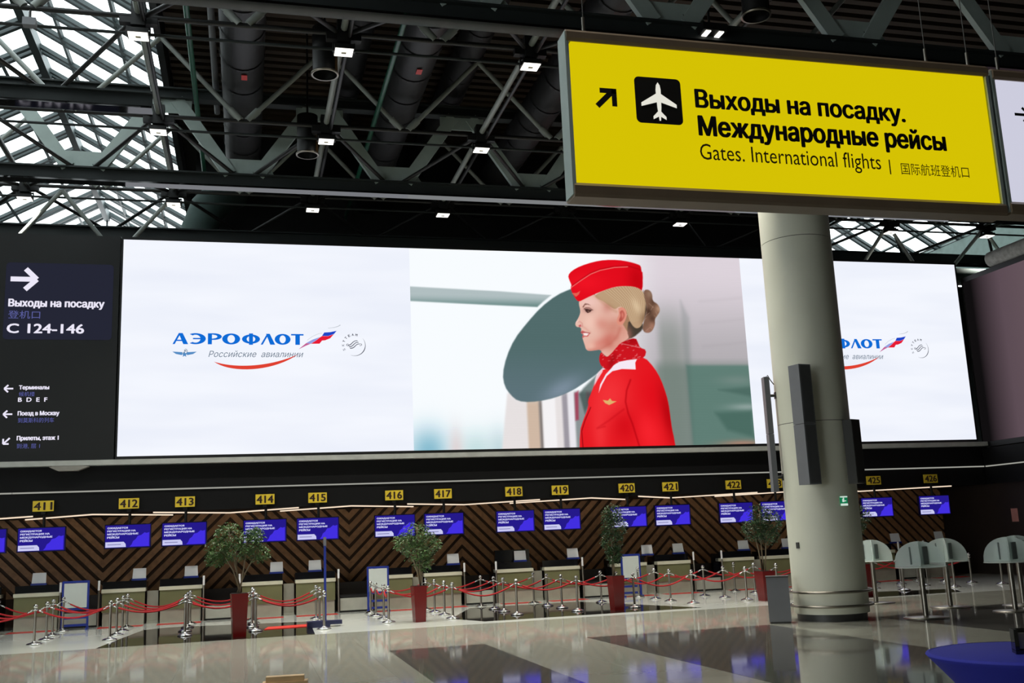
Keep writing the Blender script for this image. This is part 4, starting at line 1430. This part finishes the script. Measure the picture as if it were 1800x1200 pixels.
plate_me = MB().box(-0.3, 0.3, 0.0, 0.05, -0.162, 0.162).mesh('plate', NUMY)
brk_me = MB().box(-0.06, 0.06, 0.05, 0.18, -0.25, 0.1).mesh('bracket', BLACK)
firstm = True
for di, (num, x) in enumerate(DESKS):
    r = mon0 if firstm else copy_tree(mon0)
    firstm = False
    r.location = (x, 34.86, 2.765)
    tag(r, ('indigo monitor under number sign %d, %s from the left' % (num, ORD[di])) if num > 410 else 'indigo monitor cut by the left edge of the photo', 'monitor', 'check-in monitors')
    if num > 410:
        xs = x * 34.42 / 34.9
        t = thing('number_sign', 'yellow number sign reading %d, %s from the left' % (num, ORD[di - 1]), 'sign', (xs, 34.42, 3.77), 'counter number signs')
        pl = link('plate', plate_me, t)
        link('bracket', brk_me, t)
        link('number', text_mesh('number', str(num), NUMK, -0.255, 0.255, -0.115, 0.115, -0.004, 0.05), pl)

# one check-in desk, copied for each number
dk = link('check_in_counter', None)
MB().box(-0.64, 0.64, 0.0, 0.06, 0.42, 1.02).build('front_panel', OLIVE, dk)
MB().box(-0.66, 0.66, -0.03, 0.5, 1.02, 1.13).build('ledge', CREAM, dk)
MB().box(-0.62, 0.62, 0.03, 0.7, 0.0, 0.42).build('plinth', PLINTH, dk)
MB().box(-0.66, 0.66, 0.2, 0.26, 1.13, 1.36).box(-0.66, -0.6, 0.26, 0.9, 0.0, 1.3).box(0.6, 0.66, 0.26, 0.9, 0.0, 1.3).build('screen_wall', DARKGLASS, dk)
MB().box(-0.6, 0.6, 0.3, 1.0, 0.72, 0.76).build('work_surface', BLACK, dk)
ns = link('notice_stand', None)
MB().add([(-0.21, 0.0, 0.06), (0.21, 0.0, 0.06), (0.2, 0.07, 0.38), (-0.2, 0.07, 0.38), (-0.21, 0.012, 0.06), (0.21, 0.012, 0.06), (0.2, 0.082, 0.38), (-0.2, 0.082, 0.38)],
         [(0, 1, 2, 3), (7, 6, 5, 4), (0, 4, 5, 1), (1, 5, 6, 2), (2, 6, 7, 3), (3, 7, 4, 0)]).build('sheet', PAPER, ns)
MB().box(-0.23, 0.23, -0.04, 0.1, 0.0, 0.06).build('base', BLUEP, ns)
red_me = MB().box(-0.66, 0.66, -0.38, 0.3, -0.004, 0.004).mesh('red_line', REDLINE)
PAPX = {411: -6.3, 412: -3.32, 413: -1.72, 414: 0.99, 415: 2.25, 417: 6.98, 418: 9.37, 419: 11.35, 420: 14.2, 421: 15.43, 422: 18.07, 423: 19.9, 425: 24.61, 426: 26.6}
fd = True
fn = True
pi_ = 0
for di, (num, x) in enumerate(DESKS):
    r = dk if fd else copy_tree(dk)
    fd = False
    cx = (x - 0.08) * 35.3 / 34.9
    r.location = (cx, 35.3, 0)
    tag(r, ('olive check-in counter number %d, %s from the left' % (num, ORD[di])) if num > 410 else 'olive check-in counter cut by the left edge of the photo', 'counter', 'check-in counters')
    link('red_line', red_me, floor, (cx, 34.75, 0))
    if num in PAPX:
        r = ns if fn else copy_tree(ns)
        fn = False
        r.location = (PAPX[num], 35.45 if num in (418,) else 35.53, 1.36)
        r.rotation_euler = (0, 0, random.uniform(-0.12, 0.12))
        pi_ += 1
        tag(r, 'white notice sheet on counter %d, %s sheet from the left' % (num, ORD[pi_ - 1]), 'notice', 'notices on the counters')

# a raised black cabinet on counter 418 and an office chair head behind 419
tag(MB().box(8.5, 9.75, 35.62, 35.8, 1.362, 1.78).build('desk_partition', DARKGLASS), 'raised black partition on top of counter 418', 'partition')

# baggage belts between the counter pairs
for bi, (a, b, nm, full) in enumerate(((411, 412, '411 and 412', 1), (413, 414, '413 and 414', 1), (415, 416, '415 and 416', 1), (417, 418, '417 and 418', 1),
                         (419, 420, '419 and 420', 1), (421, 422, '421 and 422', 1), (425, 426, '425 and 426', 1))):
    xa, xb = dict(DESKS)[a], dict(DESKS)[b]
    xm = ((xa + xb) / 2 - 0.08) * 35.3 / 34.9
    t = thing('baggage_belt', 'low baggage belt between counters %s, %s belt from the left' % (nm, ORD[bi]), 'conveyor', (xm, 35.2, 0), 'baggage belts')
    MB().box(-0.54, 0.54, 0.05, 2.3, 0.0, 0.5).build('body', BLACK, t)
    MB().box(-0.5, 0.5, 0.03, 0.06, 0.06, 0.46).build('front_panel', mat('pale_belt_panel', (172, 172, 160), 0.4), t)
    MB().box(-0.5, 0.5, 0.02, 2.2, 0.5, 0.54).build('belt', mat('rubber_belt', (18, 18, 20), 0.6), t)
    MB().box(-0.54, 0.54, 1.0, 1.1, 0.54, 0.95).build('tunnel_panel', mat('brown_black_panel', (34, 26, 20), 0.5), t)
    for sx in (-1, 1):
        MB().tube((sx * 0.56, -0.06, 0.0), (sx * 0.56, -0.06, 1.12), 0.03, 8).build('guard_post', STEEL, t)
        MB().tube((sx * 0.56, -0.06, 1.12), (sx * 0.56, -0.06, 1.42), 0.035, 8).build('post_tip', PAPER, t)
for ii, (a, b) in enumerate(((412, 413), (414, 415), (416, 417), (418, 419), (420, 421), (422, 423))):
    xm = ((dict(DESKS)[a] + dict(DESKS)[b]) / 2 - 0.08) * 35.3 / 34.9
    o = MB().box(xm - 0.17, xm + 0.17, 35.5, 35.56, 0.0, 1.02).box(xm - 0.17, xm + 0.17, 35.46, 35.5, 0.0, 0.08).build('infill_panel', mat('pale_infill', (150, 150, 136), 0.4))
    tag(o, 'narrow pale infill panel between counters %d and %d, %s from the left' % (a, b, ORD[ii]), 'panel', 'infill panels')


# ================================================================== ROPE BARRIER
st0 = link('stanchion', None)
MB().lathe([(0.0, 0.0), (0.19, 0.0), (0.195, 0.02), (0.165, 0.04), (0.06, 0.07), (0.038, 0.095)], n=18, cap=False).build('base', CHROME, st0)
MB().tube((0, 0, 0.05), (0, 0, 0.9), 0.034, 10).build('pole', STEEL, st0)
MB().lathe([(0.034, 0.855), (0.055, 0.86), (0.055, 0.895), (0.034, 0.9)], n=12).build('collar', CHROME, st0)
MB().lathe([(0.025, 0.9), (0.03, 0.92), (0.054, 0.945), (0.058, 0.968), (0.048, 0.998), (0.024, 1.015), (0.0, 1.018)], n=12, cap=False).build('knob', CHROME, st0)
SX0, SPX = -5.3, 1.845
SROWS = [29.5, 31.05, 32.5, 34.0]
SWORD = ['nearest', 'second', 'third', 'farthest']
firsts = True
posn = {}
for ri, y in enumerate(SROWS):
    for k in range(-1, 17):
        x = SX0 + SPX * k + (0.1 if k >= 15 else 0.0)
        if ri == 3 and k in (4, 9, 11, 13, 14):
            continue
        if k in (13,) and ri < 2:
            continue
        yy = y
        if k == 4:
            yy = {0: 28.67, 1: 31.25, 2: 32.85}[ri]
        x += random.uniform(-0.05, 0.05)
        yy += random.uniform(-0.06, 0.06)
        posn[(ri, k)] = (x, yy)
for (ri, k), (x, y) in posn.items():
    r = st0 if firsts else copy_tree(st0)
    firsts = False
    r.location = (x, y, 0.0035 if True else 0)
    place = [kk for (rr, kk) in sorted(posn) if rr == ri].index(k)
    tag(r, 'chrome rope stanchion in the %s row, %s from the left' % (SWORD[ri], ORD[place]), 'stanchion', 'chrome stanchions')
hook_n = 0
for ri in range(4):
    cnt = 0
    for k in range(-1, 16):
        if k == 4 or (ri, k) not in posn or (ri, k + 1) not in posn:
            continue
        if k >= 12 and ri < 1:
            continue
        a = Vector((*posn[(ri, k)], 0.875))
        b = Vector((*posn[(ri, k + 1)], 0.875))
        d = (b - a).normalized()
        a2, b2 = a + d * 0.05, b - d * 0.05
        sag = random.uniform(0.2, 0.3)
        pts = []
        for i in range(13):
            t_ = i / 12
            p = a2.lerp(b2, t_)
            p.z -= sag * 4 * t_ * (1 - t_) * (0.85 + 0.15 * math.sin(math.pi * t_))
            pts.append(p)
        t = thing('barrier_rope', 'red barrier rope in the %s row, %s span from the left' % (SWORD[ri], ORD[cnt]), 'rope', (0, 0, 0), 'red barrier ropes')
        MB().path(pts[1:-1], 0.024, 6).build('rope', REDROPE, t)
        MB().path(pts[:2], 0.02, 6).build('hook', CHROME, t)
        MB().path(pts[-2:], 0.02, 6).build('hook', CHROME, t)
        cnt += 1
# cross ropes closing the lane right of the gap
for ri in range(3):
    if (ri, 5) in posn and (ri + 1, 5) in posn:
        a, b = Vector((*posn[(ri, 5)], 0.86)), Vector((*posn[(ri + 1, 5)], 0.86))
        pts = []
        for i in range(11):
            t_ = i / 10
            p = a.lerp(b, 0.04 + 0.92 * t_)
            p.z -= 0.7 * t_ * (1 - t_)
            pts.append(p)
        t = thing('barrier_rope', 'red rope running towards the counters beside the board at 416, %s from the front' % ORD[ri], 'rope', (0, 0, 0), 'red barrier ropes')
        MB().path(pts[1:-1], 0.024, 6).build('rope', REDROPE, t)
        MB().path(pts[:2], 0.02, 6).build('hook', CHROME, t)
        MB().path(pts[-2:], 0.02, 6).build('hook', CHROME, t)

# ================================================================== PLANTED TREES
LEAF = mat('ficus_leaf', (72, 102, 50), 0.4, var=0.5, scale=4)
LEAFD = mat('dark_ficus_leaf', (44, 72, 36), 0.45, var=0.5, scale=4)
BARK = mat('grey_bark', (112, 98, 78), 0.8)
SOIL = mat('dark_soil', (40, 30, 22), 0.9)


def tree(x, y, label, pot_w, pot_h, blobs, nleaf, leafmat, seed, stems=3):
    rg = random.Random(seed)
    t = thing('potted_tree', label, 'potted plant', (x, y, 0.0), 'trees in red planters')
    MB().rbox(0, 0, pot_h / 2, pot_w, pot_w, pot_h, 0.12, 0.78).build('planter', REDPOT, t)
    MB().rbox(0, 0, pot_h - 0.01, pot_w * 0.9, pot_w * 0.9, 0.04, 0.12).build('soil', SOIL, t)
    bx = sum(b[0] for b in blobs) / len(blobs)
    by = sum(b[1] for b in blobs) / len(blobs)
    for s in range(stems):
        a = rg.uniform(0, 6.28)
        b = blobs[s % len(blobs)]
        MB().path([(0.07 * math.cos(a), 0.07 * math.sin(a), pot_h - 0.02), (b[0] * 0.35 + 0.04 * math.cos(a + 1), b[1] * 0.35, pot_h + (b[2] - pot_h) * 0.5), (b[0] * 0.8, b[1] * 0.8, b[2] - b[3] * 0.3), (b[0], b[1], b[2] + b[3] * 0.4)], 0.02, 6).build('stem', BARK, t)
    mb = MB()
    for i in range(nleaf):
        b = blobs[rg.randrange(len(blobs))]
        u, v, w = rg.gauss(0, 1), rg.gauss(0, 1), rg.gauss(0, 1)
        n = math.sqrt(u * u + v * v + w * w) + 1e-6
        rr = rg.uniform(0.35, 1.0) ** 0.6
        px, py_, pz_ = b[0] + u / n * b[3] * rr, b[1] + v / n * b[3] * rr, b[2] + w / n * b[4] * rr
        L = rg.uniform(0.07, 0.12)
        W = L * 0.4
        an = rg.uniform(0, 6.28)
        dz = rg.uniform(-0.9, 0.1)
        d = Vector((math.cos(an), math.sin(an), dz)).normalized()
        s = d.cross(Vector((rg.gauss(0, 0.5), rg.gauss(0, 0.5), 1))).normalized()
        p = Vector((px, py_, pz_))
        up_ = s.cross(d) * L * 0.12
        mb.add([p, p + d * L * 0.5 + s * W / 2 + up_, p + d * L, p + d * L * 0.5 - s * W / 2 + up_], [(0, 1, 2, 3)])
    o = mb.build('foliage', leafmat, t)
    o['kind'] = 'stuff'
    return t


tree(-0.16, 28.1, 'wide ficus tree in a tall red planter in front of counter 414', 0.42, 1.08,
     [(-0.3, 0, 2.62, 0.38, 0.32), (-0.55, 0, 2.25, 0.33, 0.3), (0.22, 0, 2.38, 0.4, 0.34), (-0.1, 0.1, 2.15, 0.42, 0.28), (0.48, 0, 2.1, 0.3, 0.26), (-0.62, 0.1, 1.98, 0.28, 0.22), (0.4, 0, 2.55, 0.25, 0.22)], 2600, LEAF, 1, 5)
tree(4.72, 29.2, 'light green ficus tree in a red planter in front of counter 416', 0.38, 0.98,
     [(0.0, 0, 2.45, 0.42, 0.35), (-0.35, 0, 2.2, 0.36, 0.32), (0.3, 0.1, 2.15, 0.42, 0.36), (-0.05, 0, 1.95, 0.45, 0.3), (0.15, 0.1, 1.65, 0.28, 0.3)], 2200, LEAF, 2, 4)
tree(10.5, 28.9, 'narrow dark ficus tree in a red planter in front of counter 420', 0.39, 0.98,
     [(0.0, 0, 2.75, 0.3, 0.35), (0.05, 0, 2.4, 0.4, 0.4), (-0.05, 0.05, 2.0, 0.36, 0.4), (0.0, 0, 1.6, 0.24, 0.3)], 2000, LEAFD, 3, 3)
tree(15.35, 28.95, 'dark ficus tree in a red planter just left of the column', 0.46, 0.88,
     [(0.0, 0, 2.55, 0.38, 0.4), (0.35, 0, 2.35, 0.4, 0.4), (-0.25, 0.05, 2.15, 0.34, 0.36), (0.2, 0, 1.95, 0.36, 0.3)], 2000, LEAFD, 4, 3)
tree(18.35, 28.3, 'ficus tree in a red planter mostly hidden behind the column', 0.44, 0.95,
     [(0.0, 0, 2.4, 0.4, 0.4), (-0.2, 0, 2.1, 0.35, 0.35)], 900, LEAFD, 5, 3)

# ================================================================== small floor furniture
BOARDF = mat('white_board_face', (205, 212, 206), 0.35, var=0.04)
for x, y, w, lab in ((-5.05, 34.45, 0.72, 'blue framed notice board standing between counters 411 and 412'), (4.22, 34.4, 0.66, 'blue framed notice board standing in front of counter 416'),
                     (13.1, 34.4, 0.66, 'blue framed notice board standing beside counter 420')):
    t = thing('notice_board', lab, 'notice board', (x, y, 0), 'blue framed notice boards')
    for sx in (-1, 1):
        MB().box(sx * w / 2 - 0.03, sx * w / 2 + 0.03, 0, 0.06, 0.0, 1.46).box(sx * w / 2 - 0.035, sx * w / 2 + 0.035, -0.16, 0.2, 0, 0.06).build('post', BLUEP, t)
    for z in (1.43, 0.62, 0.36, 0.14):
        MB().box(-w / 2, w / 2, 0.01, 0.05, z - 0.035, z + 0.035).build('rail', BLUEP, t)
    MB().box(-w / 2 + 0.03, w / 2 - 0.03, 0.0, 0.03, 0.66, 1.39).build('board_face', BOARDF, t)
t = thing('height_post', 'tall thin blue post on a dark base in front of counter 415', 'post', (2.15, 29.6, 0.0))
MB().tube((0, 0, 0.1), (0, 0, 2.42), 0.035, 10).build('pole', BLUEP, t)
MB().tube((0, 0, 2.2), (0, 0, 2.44), 0.042, 10).build('cap', GREYBOX, t)
MB().box(-0.5, 0.12, -0.22, 0.22, 0.0, 0.16).box(0.12, 0.45, -0.14, 0.14, 0.06, 0.16).build('base', mat('navy_base', (26, 30, 66), 0.4), t)
tag(MB().slab([(0.5, 29.75), (1.72, 29.9), (1.78, 30.75), (0.62, 30.6)], 0.003, 0.018).build('floor_mat', mat('bright_red_mat', (225, 60, 50), 0.35)),
    'bright red mat lying on the black floor near the blue post', 'mat')

t = thing('waste_bin', 'grey rectangular waste bin standing left of the column base', 'bin', (12.05, 22.15, 0.0), rz=-0.5)
MB().rbox(0, 0, 0.54, 0.5, 0.42, 1.0).build('body', GREYBOX, t)
MB().rbox(0, 0, 0.02, 0.46, 0.38, 0.04).rbox(0, 0, 1.05, 0.52, 0.44, 0.03).build('rim', DKGREY, t)

# ================================================================== COLUMN with loudspeakers
CX, CY, CR = 13.45, 22.22, 0.86
t = thing('column', 'thick cream round column carrying loudspeakers', 'column', (CX, CY, 0))
MB().lathe([(CR - 0.06, 0.0), (CR - 0.06, 0.16)], n=48).build('base_ring', DKGREY, t)
MB().lathe([(CR, 0.16), (CR, 4.62)], n=48).build('shaft', COLPAINT, t)
MB().lathe([(CR, 4.635), (CR, 9.2)], n=48).build('shaft', COLPAINT, t)
MB().lathe([(CR, 9.215), (CR, 14.2)], n=48).build('shaft', COLPAINT, t)
MB().lathe([(CR - 0.012, 4.6), (CR - 0.012, 4.65)], n=48).lathe([(CR - 0.012, 9.18), (CR - 0.012, 9.23)], n=48).build('seam', DKGREY, t)
for z in (0.34, 0.66):
    pts = [((CR + 0.09) * math.cos(a), (CR + 0.09) * math.sin(a), z) for a in np.linspace(0, 2 * math.pi, 49)]
    MB().path(pts, 0.03, 8).build('bumper_rail', STEEL, t)
for a in np.linspace(0, 2 * math.pi, 9)[:-1]:
    MB().tube(((CR - 0.01) * math.cos(a), (CR - 0.01) * math.sin(a), 0.34), ((CR + 0.09) * math.cos(a), (CR + 0.09) * math.sin(a), 0.34), 0.02, 6).tube(
        ((CR - 0.01) * math.cos(a), (CR - 0.01) * math.sin(a), 0.66), ((CR + 0.09) * math.cos(a), (CR + 0.09) * math.sin(a), 0.66), 0.02, 6).build('rail_bracket', STEEL, t)
aim = math.atan2(-CY, -CX)          # towards the viewer's side of the hall


def colpt(da, r):
    return (CX + r * math.cos(aim + da), CY + r * math.sin(aim + da))


x, y = colpt(-0.17, CR + 0.32)
t = thing('column_speaker', 'tall grey column loudspeaker on the front of the column', 'loudspeaker', (x, y, 3.12), 'loudspeakers on the column', rz=aim + 0.75)
MB().rbox(0, 0, 0.7, 0.36, 0.36, 1.4).build('lower_cabinet', GREYBOX, t)
MB().rbox(0, 0, 2.11, 0.36, 0.36, 1.4).build('upper_cabinet', GREYBOX, t)
MB().rbox(0.182, 0, 0.7, 0.006, 0.3, 1.34).rbox(0.182, 0, 2.11, 0.006, 0.3, 1.34).build('grille', mat('grey_grille', (84, 86, 88), 0.5), t)
for z in (0.4, 2.4):
    MB().tube((0, 0, z), (-0.28 * math.cos(0.75), 0.28 * math.sin(0.75), z), 0.03, 8).build('wall_bracket', DKGREY, t)
x, y = colpt(-1.30, CR + 0.22)
t = thing('column_speaker', 'slim grey column loudspeaker seen edge-on at the left of the column', 'loudspeaker', (x, y, 3.02), 'loudspeakers on the column', rz=aim - 1.25)
MB().rbox(0, 0, 0.7, 0.13, 0.24, 1.4).build('lower_cabinet', GREYBOX, t)
MB().rbox(0, 0, 2.11, 0.13, 0.24, 1.4).build('upper_cabinet', GREYBOX, t)
for z in (0.35, 2.35):
    MB().tube((0, 0, z), (-0.23, 0.0, z), 0.035, 8).rbox(-0.215, 0, z, 0.03, 0.12, 0.16).build('wall_bracket', DKGREY, t)
MB().path([(0, 0.02, 2.8), (-0.06, 0.02, 2.86), (-0.12, 0.02, 2.74), (-0.2, 0.02, 2.62)], 0.012, 6).build('cable', DKGREY, t)
x, y = colpt(0.98, CR + 0.17)
t = thing('column_speaker', 'short dark loudspeaker at the right of the column', 'loudspeaker', (x, y, 3.1), 'loudspeakers on the column', rz=aim + 0.95)
MB().rbox(0, 0, 0.76, 0.24, 0.34, 1.5).build('cabinet', DKGREY, t)
MB().rbox(0.122, 0, 0.76, 0.008, 0.3, 1.42).build('grille', mat('dark_grille', (46, 44, 42), 0.6), t)
for z in (0.3, 1.2):
    MB().tube((0, 0, z), (-0.18, 0, z), 0.03, 8).build('wall_bracket', DKGREY, t)
x, y = colpt(0.62, CR + 0.012)
t = thing('exit_sign', 'small green exit sign on the column', 'sign', (x, y, 2.72), rz=aim + 0.62)
EXG = emat('exit_green', (20, 130, 84), 0.8)
MB().rbox(0, 0, 0, 0.02, 0.2, 0.22).build('plate', EXG, t)
EXW = emat('exit_white', (220, 240, 228), 0.8)
MB().rbox(0.013, 0, 0.095, 0.005, 0.2, 0.03).rbox(0.013, 0, -0.085, 0.005, 0.2, 0.05).build('white_bar', EXW, t)
MB().rbox(0.013, -0.02, 0.01, 0.005, 0.05, 0.07).rbox(0.013, 0.03, 0.0, 0.005, 0.06, 0.02).rbox(0.013, -0.01, 0.06, 0.005, 0.03, 0.03).build('pictogram', EXW, t)
x, y = colpt(-0.8, CR + 0.012)
tag(MB().rbox(0, 0, 0, 0.025, 0.09, 0.14).build('wall_socket', DKGREY, None, (x, y, 1.74)), 'small dark switch box on the left flank of the column', 'switch box').rotation_euler = (0, 0, aim - 0.8)

# ================================================================== GLASS WRITING TABLES
TGLASS = glass('green_tinted_glass', (246, 253, 250), 0.52)
LEAFLET = mat('leaflet_grey', (120, 128, 128), 0.5)
gt0 = link('writing_table', None)
MB().lathe([(0.0, 1.13), (0.56, 1.13), (0.57, 1.14), (0.56, 1.15), (0.0, 1.15)], n=32, cap=False).build('glass_top', TGLASS, gt0)


def dome(rz):
    n = 18
    pts = [(0.55 * math.cos(math.pi * i / n), 1.155 + 0.57 * math.sin(math.pi * i / n) ** 0.8) for i in range(n + 1)]
    mb = MB().prism(pts, -0.006, 0.006)
    c, s = math.cos(rz), math.sin(rz)
    mb.v = [(x * c - y * s, x * s + y * c, z) for x, y, z in mb.v]
    return mb


dome(0.0).build('glass_partition', TGLASS, gt0)
dome(math.pi / 2).build('glass_partition', TGLASS, gt0)
for a in (0.0, math.pi / 2, math.pi):
    c, s = math.cos(a - 0.5), math.sin(a - 0.5)
    MB().rbox(0.16 * c, 0.16 * s, 1.4, 0.26, 0.02, 0.4, a - 0.5 + math.pi / 2).build('leaflet_panel', LEAFLET, gt0)
MB().tube((0, 0, 0.03), (0, 0, 1.13), 0.06, 14).build('pole', STEEL, gt0)
MB().lathe([(0.0, 0.0), (0.5, 0.0), (0.5, 0.012), (0.2, 0.03), (0.06, 0.05)], n=32, cap=False).build('base', STEEL, gt0)
ft = True
for x, y, rz, lab in ((15.08, 20.95, -0.6, 'round glass writing table nearest the right of the column'), (17.35, 23.06, -0.5, 'round glass writing table behind the one nearest the column'),
                      (17.6, 21.06, -0.65, 'round glass writing table towards the right edge of the photo'), (18.9, 22.3, -0.6, 'round glass writing table cut by the right edge of the photo'),
                      (16.9, 25.6, -0.5, 'round glass writing table half hidden behind the column')):
    r = gt0 if ft else copy_tree(gt0)
    ft = False
    r.location = (x, y, 0.0035)
    r.rotation_euler = (0, 0, rz)
    tag(r, lab, 'table', 'glass writing tables')

# ================================================================== BLUE COVERED TABLE and what stands on it
BLUEC = mat('royal_blue_stretch_cloth', (26, 34, 150), 0.75, var=0.08, scale=2)
t = thing('covered_table', 'round table under a royal blue stretch cover at the lower right', 'table', (8.15, 9.69, 0.0))
prof = [(0.0, 0.765), (0.96, 0.765), (1.0, 0.755), (1.005, 0.74), (0.97, 0.7), (0.86, 0.58), (0.72, 0.42), (0.6, 0.25), (0.55, 0.1), (0.6, 0.0)]
MB().lathe(prof, n=64, cap=False).build('stretch_cover', BLUEC, t)
MB().lathe([(0.965, 0.768), (1.0, 0.758), (1.008, 0.742)], n=64, cap=False).build('hem', BLUEC, t)
t = thing('card_holder', 'black and silver holder standing on the blue table', 'holder', (8.06, 9.55, 0.768), rz=-0.5)
MB().rbox(0, 0, 0.02, 0.26, 0.2, 0.04).rbox(-0.11, 0, 0.14, 0.04, 0.2, 0.22).rbox(0.11, 0, 0.14, 0.04, 0.2, 0.22).rbox(0, 0.08, 0.14, 0.2, 0.03, 0.22).build('frame', BLACKGLOSS, t)
MB().rbox(0, -0.01, 0.13, 0.16, 0.1, 0.16).build('insert', STEEL, t)

# ================================================================== tan seat back at the bottom edge
t = thing('seat', 'tan padded seat back just showing at the bottom edge', 'seat', (0.23, 6.4, 0.0), rz=-0.1)
TAN = mat('tan_leather', (226, 192, 142), 0.5, var=0.1, bump=0.2, scale=12)
MB().rbox(0, 0, 1.12, 0.26, 0.09, 0.62).rbox(0, 0, 1.44, 0.22, 0.07, 0.04).build('backrest', TAN, t)
MB().rbox(0, -0.2, 0.78, 0.36, 0.4, 0.07).build('cushion', TAN, t)
for sx in (-1, 1):
    for sy in (-0.36, -0.04):
        MB().tube((sx * 0.15, sy, 0.0), (sx * 0.15, sy, 0.76), 0.015, 8).build('leg', STEEL, t)

# small safety notice on the dark wall at the right
tag(MB().box(28.585, 28.598, 33.4, 33.75, 2.0, 2.5).build('safety_notice', mat('red_white_notice', (190, 130, 120), 0.6)), 'small red and white notice on the dark wall at the far right', 'notice')
